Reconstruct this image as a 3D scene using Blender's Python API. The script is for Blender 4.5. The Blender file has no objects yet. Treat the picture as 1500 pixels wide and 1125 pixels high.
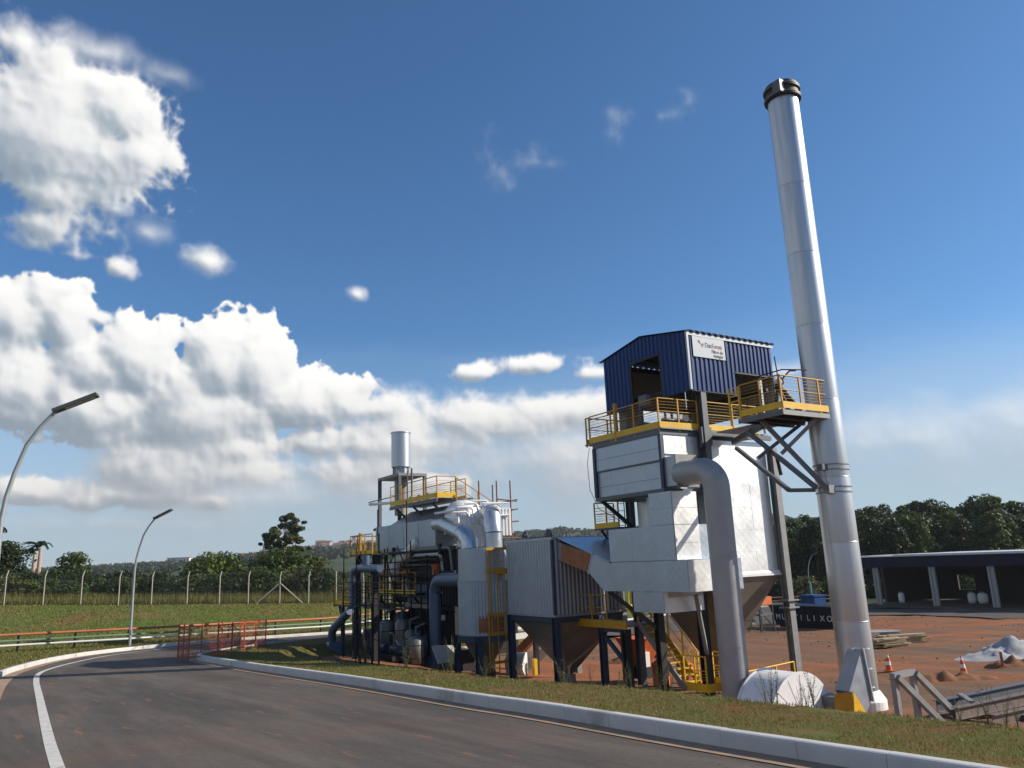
import bpy, math, random
import numpy as np
from mathutils import Vector, Matrix

random.seed(7)
rng = np.random.default_rng(11)
SC = bpy.context.scene
COL = SC.collection

# ------------------------------------------------------------------ camera, sky, sun, exposure
cam_d = bpy.data.cameras.new('camera')
cam_d.sensor_fit = 'HORIZONTAL'; cam_d.sensor_width = 36.0
cam_d.lens = 36.0 * 1135.0 / 1500.0
cam_d.clip_start = 0.1; cam_d.clip_end = 12000
cam = bpy.data.objects.new('camera', cam_d); COL.objects.link(cam)
PITCH = math.radians(12.9); ROLL = math.atan(0.04)
_F = Vector((0, math.cos(PITCH), math.sin(PITCH))); _X = Vector((1, 0, 0)); _U = Vector((0, -math.sin(PITCH), math.cos(PITCH)))
_R = math.cos(ROLL) * _X - math.sin(ROLL) * _U
_U2 = math.sin(ROLL) * _X + math.cos(ROLL) * _U
cam.matrix_world = Matrix(((_R.x, _U2.x, -_F.x, 0), (_R.y, _U2.y, -_F.y, 0), (_R.z, _U2.z, -_F.z, 1.7), (0, 0, 0, 1)))
SC.camera = cam

SUN_AZ = math.radians(87.0); SUN_EL = math.radians(29.0)          # azimuth clockwise from +Y
sun_d = bpy.data.lights.new('sun', 'SUN'); sun_d.energy = 5.0; sun_d.angle = math.radians(0.55); sun_d.color = (1.0, 0.90, 0.76)
sun = bpy.data.objects.new('sun', sun_d); COL.objects.link(sun)
sdir = Vector((math.sin(SUN_AZ) * math.cos(SUN_EL), math.cos(SUN_AZ) * math.cos(SUN_EL), math.sin(SUN_EL)))
sun.rotation_euler = sdir.to_track_quat('Z', 'Y').to_euler()
sun.location = (60, 0, 60)

SC.view_settings.view_transform = 'Standard'; SC.view_settings.look = 'None'
SC.view_settings.exposure = 0.3; SC.view_settings.gamma = 1.0; SC.view_settings.use_curve_mapping = False
SC.render.engine = 'CYCLES'
SC.cycles.max_bounces = 6; SC.cycles.diffuse_bounces = 3; SC.cycles.glossy_bounces = 3; SC.cycles.volume_bounces = 0
SC.cycles.transparent_max_bounces = 6
SC.cycles.sample_clamp_indirect = 4.0

# ------------------------------------------------------------------ node helpers
class NT:
    def __init__(s, nt): s.nt = nt; s.l = nt.links
    def n(s, t, **kw):
        nd = s.nt.nodes.new(t)
        for k, v in kw.items(): setattr(nd, k, v)
        return nd
    def put(s, sock, v):
        if hasattr(v, 'links') or hasattr(v, 'is_linked'): s.l.new(v, sock)
        else: sock.default_value = v
    def math(s, op, a, b=None, c=None, clamp=False):
        nd = s.n('ShaderNodeMath', operation=op); nd.use_clamp = clamp
        s.put(nd.inputs[0], a)
        if b is not None: s.put(nd.inputs[1], b)
        if c is not None: s.put(nd.inputs[2], c)
        return nd.outputs[0]
    def vmath(s, op, a, b=None, c=None):
        nd = s.n('ShaderNodeVectorMath', operation=op)
        s.put(nd.inputs[0], a)
        if b is not None: s.put(nd.inputs[1], b)
        if c is not None: s.put(nd.inputs[2], c)
        return nd.outputs[1] if op in ('LENGTH', 'DISTANCE', 'DOT_PRODUCT') else nd.outputs[0]
    def maprange(s, v, a, b, c, d, kind='LINEAR'):
        nd = s.n('ShaderNodeMapRange', interpolation_type=kind); nd.clamp = True
        s.put(nd.inputs[0], v)
        for i, x in enumerate((a, b, c, d)): s.put(nd.inputs[1 + i], x)
        return nd.outputs[0]
    def mix(s, f, a, b, blend='MIX'):
        nd = s.n('ShaderNodeMix', data_type='RGBA', blend_type=blend)
        s.put(nd.inputs[0], f); s.put(nd.inputs[6], a); s.put(nd.inputs[7], b)
        return nd.outputs[2]
    def noise(s, vec, scale, detail=4, rough=0.55, dim='3D', dist=0.0):
        nd = s.n('ShaderNodeTexNoise', noise_dimensions=dim)
        if vec is not None: s.put(nd.inputs['Vector'], vec)
        nd.inputs['Scale'].default_value = scale; nd.inputs['Detail'].default_value = detail
        nd.inputs['Roughness'].default_value = rough; nd.inputs['Distortion'].default_value = dist
        return nd.outputs['Fac']

def rgb(c): return (c[0], c[1], c[2], 1.0)

# ------------------------------------------------------------------ world: Nishita sky with procedural cumulus
world = bpy.data.worlds.new('World'); SC.world = world; world.use_nodes = True
W = NT(world.node_tree); world.node_tree.nodes.clear()
out = W.n('ShaderNodeOutputWorld'); bg = W.n('ShaderNodeBackground')
sky = W.n('ShaderNodeTexSky', sky_type='NISHITA'); sky.sun_disc = False
sky.sun_elevation = SUN_EL; sky.sun_rotation = SUN_AZ; sky.altitude = 600; sky.air_density = 1.0; sky.dust_density = 0.9; sky.ozone_density = 1.6
SKY_STRENGTH = 0.082
bg.inputs['Strength'].default_value = SKY_STRENGTH
tc = W.n('ShaderNodeTexCoord')
sep = W.n('ShaderNodeSeparateXYZ'); W.l.new(tc.outputs['Generated'], sep.inputs[0])
az = W.math('ARCTAN2', sep.outputs[0], sep.outputs[1])
el = W.math('ARCSINE', sep.outputs[2])
cmb = W.n('ShaderNodeCombineXYZ'); W.l.new(az, cmb.inputs[0]); W.l.new(el, cmb.inputs[1])
UV = cmb.outputs[0]
# cloud masses: (azimuth, elevation, half width, half height, strength, wispiness), radians, as they hang in the sky
BLOBS = [
    (-0.606, 0.480, 0.141, 0.086, 1.50, 0.28),
    (-0.500, 0.518, 0.053, 0.043, 1.00, 0.25),
    (-0.478, 0.481, 0.054, 0.026, 1.00, 0.25),
    (-0.703, 0.481, 0.117, 0.102, 1.30, 0.30),
    (-0.623, 0.565, 0.054, 0.026, 0.70, 0.70),
    (-0.572, 0.419, 0.062, 0.032, 1.10, 0.40),
    (-0.542, 0.399, 0.032, 0.015, 0.60, 0.60),
    (-0.580, 0.366, 0.050, 0.015, 0.70, 0.60),
    (-0.545, 0.359, 0.031, 0.012, 0.60, 0.60),
    (-0.529, 0.579, 0.045, 0.015, 0.45, 0.80),
    (-0.448, 0.570, 0.033, 0.009, 0.30, 0.90),
    (-0.607, 0.368, 0.039, 0.021, 0.60, 0.60),
    (-0.593, 0.290, 0.045, 0.044, 1.50, 0.00),
    (-0.569, 0.312, 0.027, 0.030, 1.30, 0.00),
    (-0.543, 0.289, 0.034, 0.045, 1.20, 0.00),
    (-0.693, 0.257, 0.122, 0.082, 1.40, 0.00),
    (-0.469, 0.253, 0.045, 0.049, 1.70, 0.00),
    (-0.507, 0.234, 0.056, 0.039, 1.20, 0.00),
    (-0.410, 0.212, 0.046, 0.034, 1.10, 0.00),
    (-0.369, 0.247, 0.038, 0.048, 1.50, 0.00),
    (-0.320, 0.249, 0.041, 0.049, 1.50, 0.00),
    (-0.273, 0.204, 0.059, 0.038, 1.30, 0.00),
    (-0.222, 0.213, 0.036, 0.030, 1.10, 0.00),
    (-0.510, 0.187, 0.076, 0.032, 1.20, 0.00),
    (-0.385, 0.185, 0.093, 0.034, 1.20, 0.00),
    (-0.572, 0.206, 0.077, 0.041, 1.30, 0.00),
    (-0.157, 0.153, 0.052, 0.031, 0.90, 0.05),
    (-0.247, 0.153, 0.075, 0.022, 0.80, 0.08),
    (-0.337, 0.145, 0.040, 0.015, 0.70, 0.10),
    (-0.431, 0.112, 0.055, 0.030, 1.10, 0.05),
    (-0.454, 0.089, 0.057, 0.016, 0.90, 0.05),
    (-0.556, 0.093, 0.054, 0.018, 0.90, 0.08),
    (-0.503, 0.084, 0.037, 0.014, 0.80, 0.10),
    (-0.373, 0.083, 0.027, 0.010, 0.60, 0.15),
    (-0.304, 0.120, 0.120, 0.028, 0.55, 0.65),
    (-0.100, 0.104, 0.030, 0.016, 1.10, 0.00),
    (-0.071, 0.103, 0.019, 0.013, 0.90, 0.00),
    (-0.093, 0.086, 0.043, 0.017, 0.80, 0.10),
    (-0.131, 0.156, 0.026, 0.024, 0.90, 0.10),
    (-0.187, 0.119, 0.068, 0.022, 0.70, 0.20),
    (-0.474, 0.061, 0.180, 0.017, 0.40, 0.85),
    (-0.491, 0.353, 0.016, 0.013, 0.60, 0.60),
    (-0.391, 0.371, 0.018, 0.011, 0.50, 0.70),
    (-0.203, 0.342, 0.013, 0.009, 0.50, 0.70),
    (-0.506, 0.293, 0.021, 0.010, 0.80, 0.40),
    (0.065, 0.499, 0.072, 0.023, 0.42, 1.00),
    (0.163, 0.519, 0.047, 0.027, 0.42, 1.00),
    (0.227, 0.539, 0.037, 0.012, 0.30, 1.00),
    (-0.501, 0.417, 0.021, 0.009, 0.50, 0.80),
    (-0.463, 0.395, 0.015, 0.009, 0.35, 0.90),
    (-0.472, 0.463, 0.011, 0.006, 0.50, 0.70),
    (-0.045, 0.242, 0.038, 0.012, 0.90, 0.40),
    (0.037, 0.248, 0.072, 0.016, 1.00, 0.40),
    (0.104, 0.234, 0.045, 0.012, 0.80, 0.50),
    (-0.170, 0.198, 0.052, 0.014, 0.70, 0.60),
    (-0.358, 0.087, 0.199, 0.024, 0.45, 0.85),
    (-0.576, 0.389, 0.064, 0.033, 0.90, 0.50),
    (-0.170, 0.110, 0.136, 0.051, 0.60, 0.80),
    (-0.047, 0.181, 0.133, 0.037, 1.20, 0.62),
    (0.088, 0.188, 0.150, 0.031, 1.20, 0.64),
    (-0.100, 0.151, 0.114, 0.052, 0.80, 0.72),
    (0.076, 0.127, 0.208, 0.061, 0.60, 0.80),
    (0.486, 0.120, 0.179, 0.035, 0.40, 0.90),
    (0.347, 0.213, 0.032, 0.010, 0.50, 0.80),
    (-1.250, 0.450, 0.220, 0.150, 1.20, 0.30),
    (-1.500, 0.200, 0.400, 0.120, 1.30, 0.10),
    (-2.200, 0.280, 0.350, 0.140, 1.30, 0.10),
    (3.000, 0.220, 0.120, 0.100, 1.10, 0.20),
    (2.200, 0.140, 0.400, 0.070, 1.00, 0.30),
    (1.300, 0.100, 0.300, 0.050, 0.80, 0.40),
    (-1.900, 0.700, 0.250, 0.150, 1.00, 0.40),
    (-2.800, 0.600, 0.300, 0.120, 0.90, 0.40),
]
def make_clouds(blobs, NX=5120, NY=1024):
    """cloud cover of the upper hemisphere as (coverage, brightness) over azimuth and elevation, grown from noise"""
    az_ = ((np.arange(NX) + .5) / NX * 2 - 1) * math.pi; el_ = (np.arange(NY) + .5) / NY * math.pi / 2
    AZ = az_[None, :].astype(np.float32); EL = el_[:, None].astype(np.float32)
    def gnoise(fr, seed, squash=1.0):
        r = np.random.default_rng(seed); gx = max(4, int(round(2 * math.pi * fr))); gy = int(math.ceil(math.pi / 2 * fr * squash)) + 2
        an = r.uniform(0, 2 * math.pi, (gy, gx)).astype(np.float32); cxg, syg = np.cos(an), np.sin(an)
        u = (AZ[0] / (2 * math.pi) + .5) * gx; v = EL[:, 0] * fr * squash
        i0 = np.floor(u).astype(int); fu = (u - i0).astype(np.float32)[None, :]; j0 = np.floor(v).astype(int); fv = (v - j0).astype(np.float32)[:, None]
        i0 %= gx; i1 = (i0 + 1) % gx; su = fu * fu * fu * (fu * (fu * 6 - 15) + 10); sv = fv * fv * fv * (fv * (fv * 6 - 15) + 10)
        def c(j, i, dx, dy):
            return cxg[np.ix_(j, i)] * dx + syg[np.ix_(j, i)] * dy
        a = c(j0, i0, fu, fv); b = c(j0, i1, fu - 1, fv); d = c(j0 + 1, i0, fu, fv - 1); e = c(j0 + 1, i1, fu - 1, fv - 1)
        return (a + (b - a) * su) * (1 - sv) + (d + (e - d) * su) * sv
    base = np.full((NY, NX), -2.5, np.float32); soft = np.zeros((NY, NX), np.float32); lift = np.zeros((NY, NX), np.float32)
    big = gnoise(5, 1) * 1.1 + gnoise(11, 2) * .6
    mid = sum(gnoise(f, 10 + k) * a for k, (f, a) in enumerate(((22, .5), (45, .27), (90, .15), (180, .08))))
    bil = sum((.28 - np.abs(gnoise(f, 30 + k))) * a for k, (f, a) in enumerate(((11, .75), (21, .62), (40, .46), (78, .30), (150, .17))))
    for (ca, ce, sa, se, st, sf) in blobs:
        m = (np.abs(az_ - ca) < sa * 2.6); n_ = (np.abs(el_ - ce) < se * 2.6)
        if not m.any() or not n_.any(): continue
        ix = np.ix_(n_, m); r_ = np.sqrt(((AZ[:, m] - ca) / sa) ** 2 + ((EL[n_] - ce) / se) ** 2)
        v = st * (1 - r_); bb = base[ix]; k = np.clip(.5 + .5 * (v - bb) / .35, 0, 1)
        base[ix] = bb * (1 - k) + v * k + .35 * k * (1 - k); soft[ix] = soft[ix] * (1 - k) + sf * k
        lift[ix] = lift[ix] * (1 - k) + np.clip((EL[n_] - ce) / se, -1, 1) * k
    crisp = base + big * .80 + bil * 1.15 + mid * .16
    wispy = base + big * .95 + mid * .8 + bil * .35
    calm = 1 - .62 * np.clip((soft - .62) / .15, 0, 1) * np.clip((1.0 - soft) / .1, 0, 1)
    den = crisp * (1 - soft) + (base + (wispy - base) * calm) * soft
    h = np.clip(den + .10, 0, None); h = h / (1 + .5 * h)
    def blur(a, k):
        c = np.cumsum(np.concatenate([a[:, -k:], a, a[:, :k]], 1), 1, dtype=np.float64); a = ((c[:, 2 * k:] - c[:, :-2 * k]) / (2 * k))[:, :NX]
        p = np.concatenate([np.repeat(a[:1], k, 0), a, np.repeat(a[-1:], k, 0)], 0); c = np.cumsum(p, 0, dtype=np.float64)
        return ((c[2 * k:] - c[:-2 * k]) / (2 * k))[:NY].astype(np.float32)
    def slope(a, dx, dy):
        s_ = np.roll(a, -dx, 1); s_ = np.concatenate([s_[dy:], np.repeat(s_[-1:], dy, 0)], 0)
        return a - s_
    hb = blur(h, 5); hc = blur(blur(h, 14), 14); hd = blur(blur(h, 36), 36)
    rel = 3.2 * np.clip(slope(blur(h, 2), 3, 3), -.15, .15) + 2.6 * np.clip(slope(hb, 6, 5), -.2, .2) + 1.7 * np.clip(slope(hc, 16, 15), -.25, .25) + .75 * np.clip(slope(hd, 40, 45), -.3, .3) + .5 * np.clip(slope(h, 2, 2), -.12, .12)
    shade = .50 + .40 * np.tanh(1.15 * rel) + .10 * lift * (1 - .6 * soft) - .22 * np.clip(hd - .30, 0, .8) * (.35 + .65 * soft)
    shade = np.clip(shade + .10 * np.clip((soft - .6) / .2, 0, 1), 0, 1)
    st_ = np.clip((soft - .6) / .2, 0, 1)
    lo = .02 + .25 * st_; wid = .16 + .8 * soft + .35 * st_
    t = np.clip((den + lo) / wid, 0, 1); cov = t * t * (3 - 2 * t) * (1 - .5 * np.clip((soft - .7) / .3, 0, 1))
    return cov, shade, soft

cov_, shade_, soft_ = make_clouds(BLOBS)
cimg = bpy.data.images.new('cloud_cover', cov_.shape[1], cov_.shape[0], alpha=False, float_buffer=True)
cimg.colorspace_settings.name = 'Non-Color'
px_ = np.ones(cov_.shape + (4,), np.float32); px_[..., 0] = cov_; px_[..., 1] = shade_; px_[..., 2] = soft_
cimg.pixels.foreach_set(px_.ravel()); cimg.update(); del px_
ctx = W.n('ShaderNodeTexImage'); ctx.image = cimg; ctx.interpolation = 'Linear'; ctx.extension = 'EXTEND'
cuv = W.n('ShaderNodeCombineXYZ'); W.put(cuv.inputs[0], W.math('MULTIPLY_ADD', az, 1 / (2 * math.pi), 0.5)); W.put(cuv.inputs[1], W.math('MULTIPLY', el, 2 / math.pi))
W.l.new(cuv.outputs[0], ctx.inputs[0])
cs = W.n('ShaderNodeSeparateColor'); W.l.new(ctx.outputs[0], cs.inputs[0])
alpha = W.math('MULTIPLY', cs.outputs[0], W.maprange(el, 0.0, 0.02, 0.0, 1.0))
low = W.maprange(el, 0.02, 0.24, 0.0, 1.0)
light = cs.outputs[1]
ramp = W.n('ShaderNodeValToRGB'); W.l.new(light, ramp.inputs[0])
e = ramp.color_ramp.elements
K = 1.0 / SKY_STRENGTH
def kc(r, gg, b, s): return (r * s * K, gg * s * K, b * s * K, 1)
e[0].position = 0.05; e[0].color = kc(0.20, 0.26, 0.325, 1)
e[1].position = 0.92; e[1].color = kc(0.84, 0.83, 0.81, 1)
m_ = e.new(0.34); m_.color = kc(0.36, 0.405, 0.455, 1)
m_ = e.new(0.62); m_.color = kc(0.575, 0.59, 0.61, 1)
# thin high veil low over the horizon, thickest to the right of the cumulus bank
veil_n = W.noise(W.vmath('MULTIPLY', UV, (2.2, 9.0, 1.0)), 1.0, 5, 0.55, dist=0.4)
veil = W.math('MULTIPLY', W.maprange(W.math('ADD', el, W.math('MULTIPLY', W.math('SUBTRACT', veil_n, 0.5), 0.22)), 0.06, 0.30, 1.0, 0.0, 'SMOOTHSTEP'), 0.85)
veil_band = W.math('MULTIPLY', veil, W.maprange(veil_n, 0.25, 0.7, 0.55, 1.0))
vcol = W.mix(W.maprange(el, 0.0, 0.22, 0.0, 1.0, 'SMOOTHSTEP'), kc(0.35, 0.415, 0.485, 1), kc(0.44, 0.53, 0.625, 1))
SKYC = W.mix(1.0, sky.outputs[0], (0.64, 1.01, 1.32, 1), 'MULTIPLY')
c1 = W.mix(veil_band, SKYC, vcol)
ccol = W.mix(low, W.mix(0.45, ramp.outputs[0], kc(0.42, 0.40, 0.38, 1)), ramp.outputs[0])
c2 = W.mix(alpha, c1, ccol)
W.l.new(c2, bg.inputs['Color']); W.l.new(bg.outputs[0], out.inputs[0])
world.cycles.sampling_method = 'MANUAL'; world.cycles.sample_map_resolution = 512

# ------------------------------------------------------------------ materials
MATS = {}
def mat(name, col, rough=0.6, metal=0.0, var=0.0, vscale=2.0, bump=0.0, bscale=30.0, col2=None, c2scale=1.0, c2lo=0.5, c2hi=0.65, spec=0.5, stretch=None, world=False):
    m = bpy.data.materials.new(name); m.use_nodes = True
    t = NT(m.node_tree); b = m.node_tree.nodes['Principled BSDF']
    tcn = t.n('ShaderNodeTexCoord'); co = t.n('ShaderNodeNewGeometry').outputs['Position'] if world else tcn.outputs['Object']
    if stretch: co = t.vmath('MULTIPLY', co, stretch)
    c = rgb(col)
    if var:
        f = t.noise(co, vscale, 6, 0.6)
        c = t.mix(t.maprange(f, 0.3, 0.7, 0, 1), rgb([x * (1 - var) for x in col]), rgb([min(1, x * (1 + var)) for x in col]))
    if col2:
        f2 = t.noise(co, c2scale, 7, 0.62)
        c = t.mix(t.maprange(f2, c2lo, c2hi, 0, 1), c, rgb(col2))
    t.put(b.inputs['Base Color'], c)
    b.inputs['Roughness'].default_value = rough; b.inputs['Metallic'].default_value = metal
    b.inputs['Specular IOR Level'].default_value = spec
    if var and metal < 0.9:
        t.put(b.inputs['Roughness'], t.math('MULTIPLY_ADD', f, 0.25, rough - 0.12, clamp=True))
    if bump:
        bp = t.n('ShaderNodeBump'); bp.inputs['Strength'].default_value = bump; bp.inputs['Distance'].default_value = 0.02
        t.put(bp.inputs['Height'], t.noise(co, bscale, 5, 0.6)); t.l.new(bp.outputs[0], b.inputs['Normal'])
    MATS[name] = m
    return m

def clad_mat(name, col, rough, metal, diag):
    """aluminium cladding sheet with shallow creases across it"""
    m = mat(name, col, rough, metal, var=0.10, vscale=1.3)
    t = NT(m.node_tree); b = m.node_tree.nodes['Principled BSDF']
    tcn = t.n('ShaderNodeTexCoord'); co = tcn.outputs['Object']
    s3 = t.n('ShaderNodeSeparateXYZ'); t.l.new(co, s3.inputs[0])
    h = t.math('ADD', s3.outputs[0], s3.outputs[1])
    p1 = t.math('PINGPONG', t.math('ADD', h, s3.outputs[2]), 0.16)
    p2 = t.math('PINGPONG', t.math('SUBTRACT', h, s3.outputs[2]), 0.16)
    hh = t.math('MULTIPLY', t.math('ADD', p1, p2), diag)
    hh = t.math('ADD', hh, t.math('MULTIPLY', t.noise(co, 2.2, 3, 0.5), 0.10))
    bp = t.n('ShaderNodeBump'); bp.inputs['Strength'].default_value = 0.35; bp.inputs['Distance'].default_value = 0.25
    t.put(bp.inputs['Height'], hh); t.l.new(bp.outputs[0], b.inputs['Normal'])
    return m

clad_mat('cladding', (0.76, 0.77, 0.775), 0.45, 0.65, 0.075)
clad_mat('cladding_shaded', (0.40, 0.46, 0.53), 0.44, 0.7, 0.085)  # same sheets as cladding, shade painted in as a darker, bluer base
mat('stack_silver', (0.50, 0.52, 0.55), 0.36, 0.78, var=0.10, vscale=2.4, stretch=(1, 1, 0.06), bump=0.06, bscale=1.2, col2=(0.30, 0.29, 0.27), c2scale=3.0, c2lo=0.60, c2hi=0.85)
mat('duct_grey', (0.32, 0.33, 0.34), 0.5, 0.3, var=0.10, vscale=1.5, bump=0.05, bscale=6)
mat('pipe_alu', (0.50, 0.54, 0.59), 0.33, 0.75, var=0.08, vscale=2.0)
mat('duct_rust', (0.30, 0.12, 0.05), 0.75, 0.0, var=0.3, vscale=2)
mat('galvanised', (0.36, 0.40, 0.45), 0.42, 0.55, var=0.12, vscale=2.5)
mat('corrugated_grey', (0.40, 0.445, 0.49), 0.45, 0.45, var=0.08, vscale=2)
mat('primer_steel', (0.17, 0.125, 0.105), 0.6, 0.1, var=0.2, vscale=2)
mat('hopper_steel', (0.245, 0.225, 0.205), 0.5, 0.45, var=0.18, vscale=1.1, bump=0.05, bscale=4)
mat('steel_grey', (0.105, 0.115, 0.135), 0.5, 0.1, var=0.12, vscale=3)
mat('steel_light', (0.23, 0.235, 0.235), 0.55, 0.15, var=0.12, vscale=3)
mat('cap_steel', (0.055, 0.052, 0.048), 0.6, 0.3, var=0.2, vscale=3)
mat('steel_blue', (0.028, 0.045, 0.085), 0.5, 0.0, var=0.12, vscale=3)
mat('steel_dark', (0.018, 0.019, 0.022), 0.6, 0.1, var=0.15, vscale=3)
mat('navy_sheet', (0.010, 0.044, 0.165), 0.42, 0.0, var=0.10, vscale=1.5, spec=0.22)
mat('fascia_navy', (0.005, 0.007, 0.030), 0.5, 0.0, var=0.1, spec=0.2)
mat('beige_sheet', (0.17, 0.165, 0.15), 0.6, 0.0, var=0.1)
mat('trim_white', (0.38, 0.42, 0.47), 0.5, 0.1, var=0.06)
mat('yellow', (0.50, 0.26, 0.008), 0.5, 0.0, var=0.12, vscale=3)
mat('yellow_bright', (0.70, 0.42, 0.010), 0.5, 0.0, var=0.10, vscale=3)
mat('tread', (0.33, 0.33, 0.32), 0.6, 0.3, var=0.15)
mat('white_paint', (0.78, 0.78, 0.76), 0.5, 0.0, var=0.05)
mat('white_lag', (0.78, 0.78, 0.77), 0.42, 0.05, var=0.06, vscale=2)
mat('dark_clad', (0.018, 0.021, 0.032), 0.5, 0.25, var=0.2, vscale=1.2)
mat('blue_duct', (0.10, 0.15, 0.235), 0.42, 0.3, var=0.12, vscale=1.5)
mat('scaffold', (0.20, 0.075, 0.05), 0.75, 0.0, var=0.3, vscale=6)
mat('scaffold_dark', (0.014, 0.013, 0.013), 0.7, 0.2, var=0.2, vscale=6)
mat('orange', (0.62, 0.13, 0.03), 0.6, 0.0, var=0.15, vscale=3)
mat('orange_rail', (0.36, 0.11, 0.05), 0.55, 0.0, var=0.12, vscale=2)
mat('green_rail', (0.10, 0.19, 0.11), 0.55, 0.0, var=0.1)
mat('white_rail', (0.55, 0.57, 0.56), 0.5, 0.0, var=0.08)
mat('net_orange', (0.42, 0.085, 0.03), 0.7)
mat('net_brown', (0.16, 0.05, 0.03), 0.7)
mat('concrete', (0.36, 0.34, 0.31), 0.85, 0.0, var=0.15, vscale=2, bump=0.1)
mat('kerb_white', (0.52, 0.515, 0.50), 0.8, 0.0, var=0.10, vscale=1.5, bump=0.15, bscale=25, col2=(0.25, 0.21, 0.17), c2scale=0.9, c2lo=0.58, c2hi=0.76, world=True)
mat('gutter', (0.30, 0.20, 0.13), 0.9, 0.0, var=0.2, vscale=3, bump=0.15, bscale=30)
mat('line_white', (0.55, 0.53, 0.49), 0.7, 0.0, var=0.12, vscale=4, col2=(0.22, 0.18, 0.15), c2scale=6, c2lo=0.58, c2hi=0.72)
mat('post_concrete', (0.36, 0.33, 0.27), 0.85, 0.0, var=0.1, vscale=3)
mat('wire', (0.035, 0.04, 0.035), 0.6, 0.3)
mat('bark', (0.14, 0.10, 0.075), 0.9, 0.0, var=0.25, vscale=3, bump=0.3, bscale=12)
mat('bark_pale', (0.34, 0.28, 0.22), 0.9, 0.0, var=0.2, vscale=3)
mat('palm_trunk', (0.42, 0.30, 0.22), 0.85, 0.0, var=0.1, vscale=3)
mat('sand', (0.36, 0.36, 0.37), 0.95, 0.0, var=0.18, vscale=3, bump=0.5, bscale=10)
mat('timber', (0.42, 0.32, 0.19), 0.85, 0.0, var=0.25, vscale=4)
mat('timber_dark', (0.10, 0.07, 0.05), 0.9, 0.0, var=0.3, vscale=4)
mat('skip_navy', (0.006, 0.009, 0.020), 0.55, 0.0, var=0.15, spec=0.2)
mat('lettering', (0.55, 0.60, 0.66), 0.6)
mat('lettering_dark', (0.03, 0.05, 0.05), 0.6)
mat('logo_red', (0.30, 0.06, 0.08), 0.6)
mat('logo_navy', (0.015, 0.03, 0.07), 0.6)
mat('sign_white', (0.42, 0.47, 0.53), 0.5, 0.0, var=0.03)
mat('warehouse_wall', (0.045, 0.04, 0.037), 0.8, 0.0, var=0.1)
mat('roof_white', (0.58, 0.60, 0.62), 0.5, 0.0, var=0.08)
mat('warehouse_post', (0.30, 0.31, 0.30), 0.6, 0.0, var=0.06)
mat('black_rubber', (0.02, 0.02, 0.02), 0.7)
mat('lamp_grey', (0.34, 0.37, 0.38), 0.45, 0.4, var=0.06)
mat('lamp_head', (0.10, 0.10, 0.095), 0.5, 0.2)
mat('lens', (0.42, 0.40, 0.36), 0.3)
mat('house_wall', (0.36, 0.31, 0.28), 0.8, 0.0, var=0.15, vscale=0.1)
mat('house_roof', (0.20, 0.10, 0.08), 0.85, 0.0, var=0.2, vscale=0.1)
mat('gauge', (0.65, 0.66, 0.66), 0.4)
mat('teal', (0.10, 0.30, 0.34), 0.6)

def leaf_mat(name, a, b):
    m = bpy.data.materials.new(name); m.use_nodes = True
    t = NT(m.node_tree); bs = m.node_tree.nodes['Principled BSDF']
    geo = t.n('ShaderNodeNewGeometry'); oi = t.n('ShaderNodeObjectInfo')
    f = t.math('ADD', t.math('MULTIPLY', geo.outputs['Random Per Island'], 0.7), t.math('MULTIPLY', oi.outputs['Random'], 0.3))
    t.put(bs.inputs['Base Color'], t.mix(f, rgb(a), rgb(b)))
    bs.inputs['Roughness'].default_value = 0.55; bs.inputs['Specular IOR Level'].default_value = 0.25
    tr = t.n('ShaderNodeBsdfTranslucent'); tr.inputs['Color'].default_value = rgb([min(1, x * 1.3) for x in b])
    mx = t.n('ShaderNodeMixShader'); mx.inputs[0].default_value = 0.22
    o = m.node_tree.nodes['Material Output']
    t.l.new(bs.outputs[0], mx.inputs[1]); t.l.new(tr.outputs[0], mx.inputs[2]); t.l.new(mx.outputs[0], o.inputs[0])
    MATS[name] = m
leaf_mat('leaf_dark', (0.012, 0.024, 0.010), (0.034, 0.052, 0.016))
leaf_mat('leaf_mid', (0.026, 0.050, 0.014), (0.078, 0.110, 0.026))
leaf_mat('leaf_olive', (0.042, 0.056, 0.018), (0.115, 0.12, 0.042))
leaf_mat('leaf_light', (0.05, 0.085, 0.016), (0.12, 0.155, 0.032))
leaf_mat('leaf_palm', (0.010, 0.025, 0.014), (0.030, 0.055, 0.024))
leaf_mat('grass_blade_far', (0.060, 0.085, 0.020), (0.17, 0.155, 0.045))
leaf_mat('grass_blade', (0.075, 0.095, 0.022), (0.22, 0.19, 0.055))
leaf_mat('weed', (0.05, 0.06, 0.03), (0.17, 0.16, 0.07))

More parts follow.
